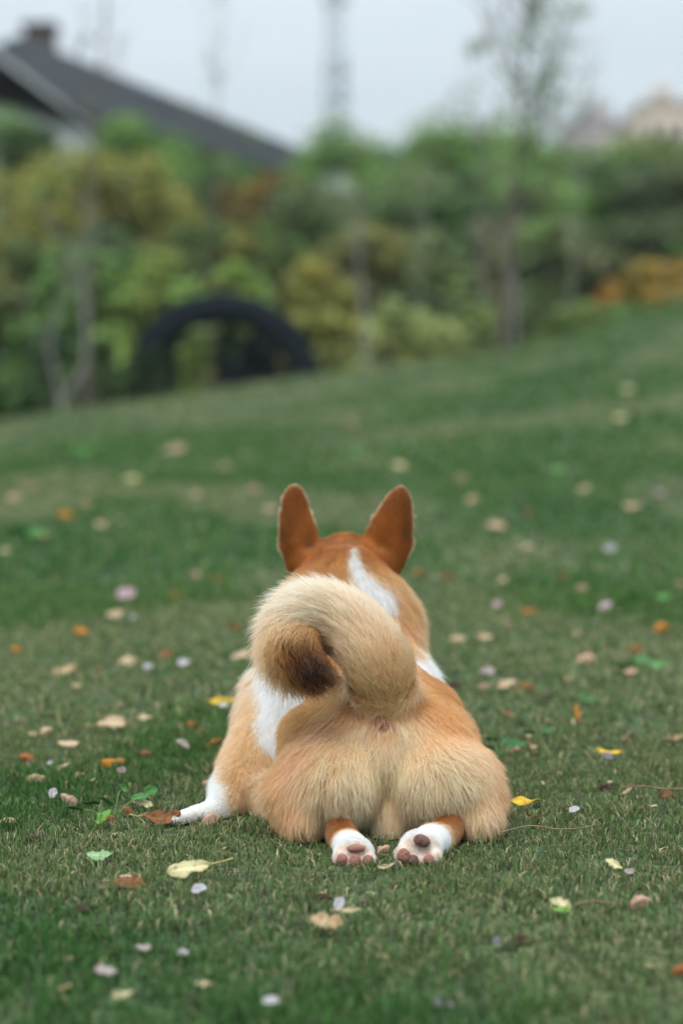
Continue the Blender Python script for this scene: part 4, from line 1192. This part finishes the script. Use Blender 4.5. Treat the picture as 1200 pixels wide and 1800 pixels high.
# px, py, width px, height px, name, palette, kind, yaw deg, label
O, C_, PT, SL = 'oval', 'curled', 'petal', 'sliver'
LV = [
 (332,1545,76,38,O,'cream',8,"pale cream yellow oval leaf with long yellow stem, front left of the corgi"),
 (225,1556,68,32,C_,'brown',-5,"shiny brown curled leaf with pale underside, left of the cream oval leaf"),
 (224,1557,34,12,SL,'beige',5,"small pale leaf flap lying across the shiny brown curled leaf"),
 (176,1517,46,24,'lobed','green',0,"pale green lobed leaf alone on the turf below the left weed"),
 (285,1448,66,32,O,'brown',4,"large warm brown leaf right at the toes of the white forepaw"),
 (350,1583,28,20,PT,'white',20,"white petal directly below the cream yellow oval leaf"),
 (147,1604,46,12,C_,'dark',0,"nearly black curled leaf in the lower left turf"),
 (574,1637,58,38,'lobed','tan',-14,"broad tan pink leaf with torn edge below the hind paws"),
 (608,1621,56,10,SL,'straw',3,"pale straw sliver on top edge of the broad tan pink leaf"),
 (595,1606,26,24,PT,'white',60,"white petal standing above the pale straw sliver below the hind paws"),
 (567,1587,32,14,C_,'dark',0,"dark brown scrap between the hind paws and the broad tan pink leaf"),
 (677,1538,36,8,SL,'straw',14,"slim straw sliver just below the gap of the hind paws"),
 (673,1507,28,22,C_,'pinkish',40,"pinkish curled leaf lying between the two hind paws"),
 (985,1606,40,26,O,'cream',-20,"cream leaf with a green half, right of the hind paws in the front turf"),
 (988,1618,34,12,O,'lime',-10,"green shaded half leaf under the cream leaf on the right"),
 (1125,1599,44,32,C_,'pinkish',25,"tan pink cupped leaf with dark underside near the lower right edge"),
 (1078,1535,34,22,O,'cream',-30,"small cream leaf between right stalk and the tan pink cupped leaf"),
 (1105,1548,18,14,PT,'lilac',0,"tiny pale lilac scrap right of the small cream leaf"),
 (915,1660,44,16,C_,'dark',10,"dark arched leaf in the lower right front turf"),
 (872,1674,20,22,PT,'grey',70,"grey lilac petal left of the dark arched leaf"),
 (253,1685,26,14,PT,'lilac',-15,"lilac petal in the blurred lower left turf, above two others"),
 (322,1695,20,14,PT,'white',15,"whitish petal right of the lilac petal in the lower left turf"),
 (186,1729,42,18,PT,'lilac',-20,"long lilac petal in the blurred turf near the lower left"),
 (115,1755,28,14,O,'tan',20,"small tan leaf at lower left beside the long lilac petal"),
 (215,1768,42,16,O,'straw',20,"straw coloured leaf near the bottom edge, lower left"),
 (358,1750,34,12,O,'straw',5,"yellowish leaf with an orange end near the bottom edge"),
 (475,1783,32,18,PT,'white',10,"white petal at the bottom edge left of centre"),
 (497,1778,18,10,C_,'brown',20,"tiny brown scrap beside the white petal at the bottom edge"),
 (1194,1720,34,30,C_,'rust',30,"rust brown leaf cut by the right edge, lower right"),
 (780,1775,40,14,C_,'grey',-25,"grey blurred leaf at the bottom edge right of centre"),
 (198,1284,54,30,O,'beige',3,"broad beige oval leaf left of the corgi with a brown scrap behind"),
 (193,1268,24,10,C_,'rust',0,"brown scrap peeking from behind the broad beige oval leaf"),
 (198,1344,44,24,C_,'orange',0,"bright orange arched leaf left of the foreleg"),
 (80,1295,28,20,C_,'beige',35,"beige rolled leaf left of the broad beige oval leaf"),
 (124,1318,44,14,O,'beige',8,"slim beige leaf between the rolled leaf and the bright orange leaf"),
 (46,1341,30,22,C_,'rust',0,"orange brown arched leaf near the left edge"),
 (65,1375,48,20,C_,'tan',-5,"tan leaf with dark tip near the left edge under the orange brown one"),
 (112,1360,30,12,SL,'beige',30,"narrow beige curled strip beside the tan dark tipped leaf"),
 (89,1354,12,12,PT,'white',0,"tiny whitish petal bit left of the narrow beige strip"),
 (94,1408,20,24,PT,'white',70,"white petal standing against a dark scrap at the left"),
 (121,1415,36,26,C_,'pinkish',-30,"creased pinkish leaf right of the standing white petal"),
 (335,1281,22,18,C_,'rust',0,"small dark red leaf left of the white flank"),
 (322,1319,30,26,O,'lilac',-40,"pale pinkish grey leaf under the small dark red leaf"),
 (378,1316,34,24,C_,'rust',30,"red brown folded leaf touching a pink one beside the foreleg"),
 (402,1312,26,16,C_,'pinkish',0,"pinkish leaf tucked behind the upper foreleg"),
 (380,1349,26,24,C_,'brown',40,"orange brown leaf against the side of the foreleg"),
 (364,1383,28,14,C_,'pinkish',15,"faded pink leaf just above the wrist of the foreleg"),
 (371,1446,42,22,C_,'pinkish',30,"pinkish rolled leaf under the wrist of the white forepaw"),
 (388,1244,52,16,O,'yellow',5,"bright yellow leaf left of the corgi shoulder"),
 (392,1252,20,8,PT,'white',0,"white petal under the bright yellow leaf"),
 (255,1272,30,12,O,'beige',0,"little beige leaf right of the broad beige oval leaf"),
 (254,1334,24,14,C_,'brown',0,"little brown leaf right of the bright orange arched leaf"),
 (15,1451,34,12,C_,'tan',-8,"tan brown leaf cut by the left edge at paw height"),
 (226,1434,30,20,C_,'brown',-40,"dark brown and yellow leaf behind the cream pointed leaf by the forepaw"),
 (251,1428,38,16,O,'cream',-18,"cream pointed leaf between forepaw and green weed"),
 (183,1452,38,20,O,'lime',50,"fresh green upright leaf in the left weed"),
 (187,1447,34,18,C_,'brown',10,"dark brown leaf half hidden behind the fresh green leaf"),
 (60,1483,24,8,C_,'dark',0,"little dark scrap near the left edge below paw height"),
 (214,1367,16,14,PT,'lilac',0,"tiny pinkish grey petal under the bright orange leaf"),
 (222,1060,42,26,PT,'pink',0,"large pale pink petal in the blurred turf left of the corgi"),
 (204,1092,44,18,O,'beige',10,"long beige leaf under the large pink petal"),
 (234,1097,14,12,PT,'white',0,"tiny white petal right of the long beige leaf"),
 (143,1120,38,14,O,'orange',0,"orange yellow leaf below left of the pink petal"),
 (29,1150,26,14,C_,'orange',0,"small orange leaf near the left edge in the blurred turf"),
 (222,1166,36,22,C_,'beige',20,"folded beige pink leaf in the blurred turf, middle left"),
 (287,1153,36,16,C_,'rust',10,"reddish rust leaf right of the folded beige pink leaf"),
 (112,1187,46,16,O,'tan',25,"angled tan leaf left of the folded beige pink leaf"),
 (423,1161,36,16,O,'beige',20,"beige leaf close to the left side of the shoulder ruff"),
 (322,1175,20,14,PT,'white',0,"pale whitish petal left of the beige leaf by the ruff"),
 (260,1182,16,12,PT,'white',0,"small white petal right of the folded beige pink leaf"),
 (136,1215,18,12,O,'straw',0,"small straw coloured leaf above the broad beige oval leaf"),
 (342,1021,30,20,C_,'pinkish',0,"pinkish blurred leaf beside a brown one, left of the tail"),
 (382,1027,26,14,C_,'rust',0,"reddish brown blurred leaf right of the pinkish one, left of the tail"),
 (308,1056,20,12,C_,'orange',0,"dim orange spot of a leaf between pink petal and tail"),
 (415,1107,34,16,C_,'rust',0,"dull reddish leaf left of the ruff above the beige leaf"),
 (116,916,36,20,O,'orange',10,"golden tan leaf in the blurred upper left turf"),
 (177,933,30,18,O,'beige',-20,"beige leaf right of the golden tan leaf in the blurred turf"),
 (25,884,34,20,O,'beige',0,"beige blurred leaf at the left edge, level with the ears"),
 (72,950,36,20,C_,'tan',-15,"tan leaf among green blades near the left edge, below ear height"),
 (58,862,28,16,O,'tan',0,"faint tan leaf above the beige leaf at the left edge"),
 (152,894,30,18,O,'tan',10,"dim tan leaf between golden tan and beige leaves, upper left"),
 (231,851,36,22,O,'cream',0,"pale round leaf in the blurred lawn left of the ears"),
 (344,877,28,20,O,'beige',0,"round beige leaf between pale round leaf and left ear"),
 (305,800,56,18,O,'beige',10,"wide faint beige leaf high on the blurred lawn, left"),
 (395,827,34,16,C_,'beige',0,"faint pinkish leaf above the round beige leaf left of the ears"),
 (446,867,36,16,C_,'pinkish',0,"reddish faint leaf close left of the left ear tip"),
 (475,904,32,16,O,'beige',0,"beige leaf touching the left ear outline"),
 (8,978,26,18,O,'straw',0,"greyish straw leaf cut by the left edge under the tan leaf"),
 (622,748,44,14,C_,'pinkish',0,"faint reddish leaf near the lawn crest above the ears"),
 (702,827,32,18,O,'cream',0,"cream leaf just above the right ear"),
 (1102,691,30,22,O,'cream',0,"pale blurred disc of a leaf highest on the right lawn"),
 (1088,742,30,22,O,'cream',0,"cream yellow leaf below the highest one on the right lawn"),
 (1025,868,30,22,O,'beige',0,"round beige leaf on the right lawn level with the ears"),
 (1110,898,44,18,O,'beige',15,"long beige leaf on the right lawn level with the ears"),
 (1158,878,24,18,PT,'lilac',0,"pinkish petal right above the long beige leaf"),
 (830,886,40,18,C_,'tan',0,"tan leaf right of the right ear tip, blurred"),
 (872,936,46,16,O,'beige',0,"wide beige leaf right of the right ear middle"),
 (927,974,38,22,C_,'straw',10,"straw yellow leaf on the right lawn beyond the neck"),
 (1071,977,26,18,PT,'white',0,"white petal on the right lawn beyond the neck"),
 (928,911,22,18,C_,'rust',0,"small rust red leaf right of the right ear"),
 (808,848,32,16,O,'tan',0,"faint tan leaf up right of the right ear"),
 (735,1017,22,18,C_,'orange',0,"small orange pink leaf against the neck, right"),
 (786,1022,24,14,C_,'rust',0,"small brown leaf right of the neck"),
 (882,1031,24,16,O,'beige',0,"small beige round leaf right of the neck, farther out"),
 (930,1082,36,14,C_,'orange',15,"orange brown arched leaf right of the ruff"),
 (1021,1044,28,16,C_,'pinkish',0,"pinkish tan leaf on the right lawn above the pink white one"),
 (990,1022,22,14,C_,'rust',0,"small rust leaf left of the pinkish tan leaf, right lawn"),
 (1064,1078,34,22,C_,'pink',30,"pink and white folded leaf on the right lawn"),
 (1163,1112,40,24,C_,'orange',15,"large orange leaf near the right edge"),
 (1192,1036,22,16,O,'pinkish',0,"pinkish leaf cut by the right edge"),
 (1117,1144,34,16,C_,'rust',10,"dark rust leaf under the large orange leaf at the right"),
 (805,1130,38,20,C_,'beige',10,"beige pink leaf beside the right ruff, left of a pair"),
 (852,1129,38,14,O,'beige',5,"flat beige leaf beside the right ruff, right of a pair"),
 (895,1107,22,14,C_,'pinkish',0,"dull pink leaf above the flat beige leaf at the ruff"),
 (873,1075,20,16,PT,'pink',0,"pale pink petal left of the orange brown arched leaf"),
 (1030,1161,42,16,C_,'pinkish',10,"crumpled pinkish leaf in the dry patch on the right"),
 (1012,1122,28,10,SL,'beige',0,"beige strip with a dark shadow in the dry patch, right"),
 (1107,1192,28,12,O,'pinkish',8,"light pink leaf at the foot of the right weed"),
 (890,1215,38,18,O,'beige',28,"beige half leaf joined to a brown one, right of the loin"),
 (924,1212,44,16,C_,'brown',-5,"warm brown leaf joined to the beige half leaf, right of the loin"),
 (958,1237,22,14,C_,'dark',40,"small dark brown leaf below the warm brown leaf"),
 (856,1192,28,16,PT,'lilac',15,"pale pink white petal right of the loin"),
 (797,1209,36,14,C_,'dark',8,"dark leaf touching the loin outline on the right"),
 (848,1216,20,12,O,'pinkish',0,"tiny pink leaf under the pale pink white petal"),
 (910,1303,36,16,C_,'dark',-15,"dark brown crumpled leaf behind the green clover by the hip"),
 (900,1321,34,10,C_,'pinkish',0,"pinkish brown leaf lying in the green clover by the hip"),
 (1066,1388,36,18,C_,'dark',20,"black brown crumpled leaf right of the hip"),
 (1066,1344,24,14,PT,'grey',-50,"grey petal under the yellow tan narrow leaf on the right"),
 (1072,1334,46,10,O,'yellow',-12,"yellow tan narrow leaf with white tip on the right"),
 (1008,1440,22,12,PT,'white',40,"white petal right of the bent yellow leaf by the thigh"),
 (1014,1266,40,10,SL,'orange',-80,"pale orange strip standing upright in the small weed on the right"),
 (1170,1402,38,12,C_,'brown',0,"brown leaf lying on the long twig at the right edge"),
 (917,1424,62,12,O,'yellow',6,"yellow serrated leaf half under the right thigh"),
 (1180,1308,42,8,SL,'tan',8,"thin tan leaf near the right edge at hip height"),
 (893,1260,26,8,C_,'brown',0,"small flat brown leaf right of the hip"),
 (1100,1404,30,10,SL,'beige',30,"bent beige strip left of the long twig"),
]
def put_leaf(i, e):
    px, py, wpx, hpx, kind, pal, yaw, label = e
    p = G(px, py + (hpx * .2 if py > 1100 else 0))
    s_ = p[1] / FPX
    far = p[1] > 4.5
    L = wpx * s_ * (1.02 if not far else .82)
    wr = {'oval': .46, 'curled': .62, 'petal': .72, 'sliver': .22, 'lobed': .8}[kind]
    Wd = L * wr
    seen = hpx * s_
    el = math.atan2(CAM_H - p[2], p[1])
    tilt = math.asin(min(.95, seen / max(Wd, 1e-4) * .8)) - el
    tilt = max(-.1, min(1.0, tilt))
    r_ = np.random.default_rng(100 + i)
    curl = {'oval': .28, 'curled': -1.1, 'petal': .5, 'sliver': .4, 'lobed': .2}[kind] * r_.uniform(.7, 1.2)
    fold = {'oval': .15, 'curled': -.8, 'petal': .5, 'sliver': .6, 'lobed': .1}[kind] * r_.uniform(.6, 1.3)
    nm = "petal" if kind == 'petal' else "leaf_sliver" if kind == 'sliver' else "fallen_leaf"
    dim = 1.0 if not far else (.72 if 'faint' in label or 'dim' in label or 'dull' in label else .85)
    me = leaf_mesh(nm, L, Wd, [tuple(np.array(c) * dim) for c in PAL[pal]], curl, fold, r_.uniform(.4, 1.3), i, kind == 'petal', kind == 'lobed')
    root = link(nm, me, PETAL_M if kind == 'petal' else LEAF_M)
    flip = r_.random() < .5 and i not in (0,)
    yw = R(yaw) + r_.uniform(-.25, .25) * (1 if far else .3) + (math.pi if flip else 0)
    # lie on the blade tips, tilted so that the photographed face shows
    zt = p[2] + (.010 if not far else .012) + math.sin(abs(tilt)) * Wd * .28
    root.rotation_mode = 'XYZ'
    from mathutils import Matrix
    M = Matrix.Rotation(tilt, 4, 'X') @ Matrix.Rotation(yw, 4, 'Z')
    root.rotation_euler = M.to_euler()
    root.location = (p[0], p[1], zt)
    tag(root, label, "petal" if kind == 'petal' else "leaf", "petals scattered on the lawn" if kind == 'petal' else "fallen leaves scattered on the lawn")
    if i == 0 or (kind == 'oval' and wpx > 44 and not far and r_.random() < .8):
        q = MB()
        k = (.55 if i == 0 else .35) * L
        q.tube([(L * .47, 0, curl * L * .22), (L * .47 + k * .5, k * .05, curl * L * .22 - .001), (L * .47 + k, k * .02, curl * L * .1 + .004)], [.0009, .0008, .0011], 8)
        sme = q.mesh("stalk"); smooth(sme)
        link("stalk", sme, STALK_M, root)
for i, e in enumerate(LV):
    put_leaf(i, e)
# scraps too small to tell apart
sr = np.random.default_rng(42)
import re
phr = [re.split(r",| (?:with|in|on|at|near|beside|left|right|above|below|under|between|behind|standing|directly|alone|cut|close|just|against|from|touching|joined|lying|by|level|among|highest|along|high|peeking|tucked) ?", e[7])[0] for e in LV]
used = set()
for j in range(85):
    px_, py_ = sr.uniform(5, 1195), sr.choice([sr.uniform(1150, 1500), sr.uniform(900, 1790), sr.uniform(1250, 1480)])
    if 400 < px_ < 920 and 820 < py_ < 1545: continue
    g = G(px_, py_); s_ = g[1] / FPX; L = sr.uniform(9, 20) * s_
    pn = str(sr.choice(['tan', 'brown', 'rust', 'dark', 'beige', 'tan', 'straw', 'brown'])); pal = PAL[pn]
    o = link("leaf_scrap", leaf_mesh("leaf_scrap", L, L * sr.uniform(.3, .8), pal, sr.uniform(-1.2, .8), sr.uniform(-.8, .6), 1.2, 500 + j), LEAF_M)
    o.location = (g[0], g[1], g[2] + sr.uniform(.006, .014)); o.rotation_euler = (sr.uniform(-.1, .7), sr.uniform(-.3, .3), sr.uniform(0, 6.28))
    d_ = sorted((math.hypot((e[0] - px_), (e[1] - py_) * 2), e[0] - px_, e[1] - py_, phr[k]) for k, e in enumerate(LV) if phr.count(phr[k]) == 1)[0]
    side = ("left of" if d_[1] > 0 else "right of") if abs(d_[1]) > 1.3 * abs(d_[2]) else ("beyond" if d_[2] > 0 else "in front of")
    lab = "tiny %s leaf scrap %s the %s" % (pn, side, d_[3])
    if lab in used: lab = "very small %s leaf scrap a little %s the %s" % (pn, side, d_[3])
    used.add(lab)
    tag(o, lab, "leaf scrap", "tiny leaf scraps caught in the turf")

# thin dry stalks and twigs
TWIG_M = mat_plain("dry_twig", (.30, .21, .13), .8, .4, 90, (.20, .13, .08), .3)
def twig(pts, r, label, m=TWIG_M, name="twig"):
    w = []
    for i, (px, py) in enumerate(pts):
        g = G(px, py); g[2] += .016 + .003 * math.sin(i * 2.1); w.append(g)
    q = MB(); q.tube(w, [r] * (len(w) - 1) + [r * .5], 8)
    me = q.mesh(name); smooth(me)
    c = Vector(w[0]); 
    me.transform(__import__('mathutils').Matrix.Translation(-c))
    o = link(name, me, m); o.location = c
    tag(o, label, "twig", "dry stalks lying on the lawn")
twig([(880, 1488), (930, 1480), (985, 1478), (1040, 1476), (1042, 1466)], .0007, "thin brown stalk lying right of the right hind paw")
twig([(1090, 1406), (1130, 1408), (1165, 1405), (1225, 1408)], .0011, "long straight twig reaching the right edge")
twig([(1092, 1320), (1108, 1309), (1124, 1302)], .0013, "short twig above the yellow tan narrow leaf")
twig([(1010, 1618), (1040, 1617), (1085, 1612)], .0010, "faint stalk right of the cream and green leaf")
twig([(1105, 1180), (1080, 1170), (1050, 1140)], .0010, "dry stem leaning in the dry patch on the right lawn")

# weeds with broad green leaves
WEED_M = mat_attr("weed_leaf", .45, .3, .4)
def weed(px, py, spots, size, label, tone=(.09, .28, .05), tone2=(.05, .17, .045), cat="weed"):
    base = G(px, py)
    root = empty("weed_plant", base)
    tag(root, label, cat, "weeds growing in the lawn")
    st = MB()
    for j, (dx, dy, hh, ang, tl) in enumerate(spots):
        s_ = base[1] / FPX
        r_ = np.random.default_rng(int(px) + j)
        L = size * r_.uniform(.8, 1.2)
        me = leaf_mesh("weed_leaf", L, L * .62, (tone, tone2), .35, .25, .4, int(px) + j)
        o = link("leaf", me, WEED_M, root)
        off = (dx * s_, dy, hh)
        o.location = off
        o.rotation_euler = (tl, -.15, R(ang))
        st.tube([(0, 0, -.004), (off[0] * .5, off[1] * .5, off[2] * .8), (off[0], off[1], off[2])], [.0010, .0008, .0006], 6)
    me = st.mesh("stem"); smooth(me)
    link("stem", me, mat_weed_stem, root)
mat_weed_stem = mat_plain("weed_stem", (.12, .24, .06), .6)
weed(200, 1440, [(-42, .01, .016, 200, .5), (-12, -.01, .022, 130, .8), (14, .02, .034, 80, .9), (44, .03, .02, 20, .4), (-70, .0, .012, 170, .5), (60, .06, .022, 60, .8)], .022, "low weed with bright green leaves beside the white forepaw")
weed(878, 1336, [(-24, 0, .016, 190, .6), (-4, -.01, .020, 100, .8), (18, 0, .020, 30, .6), (-14, .03, .024, 150, .7), (10, .03, .022, 60, .7), (40, .02, .018, 0, .5), (28, .04, .020, 45, .6)], .020, "dark green clover clump against the right hip", (.045, .20, .045), (.03, .13, .035))
weed(942, 1310, [(-14, 0, .018, 170, .6), (0, .01, .028, 90, .9), (18, 0, .020, 15, .5)], .020, "three leaved clover right of the dark crumpled leaf", (.045, .20, .045), (.03, .13, .035))
weed(1125, 1190, [(-40, 0, .018, 180, .5), (-16, .01, .024, 150, .7), (10, 0, .026, 80, .8), (34, .01, .018, 20, .5), (2, .03, .026, 40, .8)], .030, "green weed with a pale silvery leaf on the right lawn", (.14, .36, .10), (.08, .24, .07))
weed(1016, 1248, [(-12, 0, .018, 170, .7), (6, 0, .022, 60, .9), (20, 0, .016, 10, .5)], .018, "small bright green sprout right of the loin")
weed(1150, 1075, [(-60, .0, .02, 190, .5), (-34, .02, .025, 150, .7), (-5, 0, .035, 90, .9), (14, .02, .03, 40, .7)], .038, "blurred green weed near the right edge beside the large orange leaf", (.14, .40, .08), (.08, .24, .06))
weed(960, 840, [(-30, 0, .03, 180, .6), (-5, .02, .04, 90, .9), (20, 0, .03, 30, .6)], .06, "blurred pale green tuft on the right lawn above the ears", (.16, .38, .10), (.10, .26, .08))
weed(600, 806, [(-20, 0, .03, 180, .6), (5, .02, .035, 90, .9), (24, 0, .02, 30, .6)], .06, "blurred pale green tuft on the lawn between the ears", (.18, .38, .14), (.12, .28, .10))
weed(130, 803, [(-22, 0, .03, 180, .6), (0, .02, .04, 90, .9), (22, 0, .03, 20, .6)], .07, "bright green tuft high on the left lawn", (.10, .40, .05), (.07, .28, .05))
weed(50, 958, [(-25, 0, .03, 180, .6), (0, .02, .035, 100, .9), (15, 0, .03, 30, .6)], .05, "green tuft near the left edge beside a tan leaf", (.08, .34, .06), (.05, .22, .05))
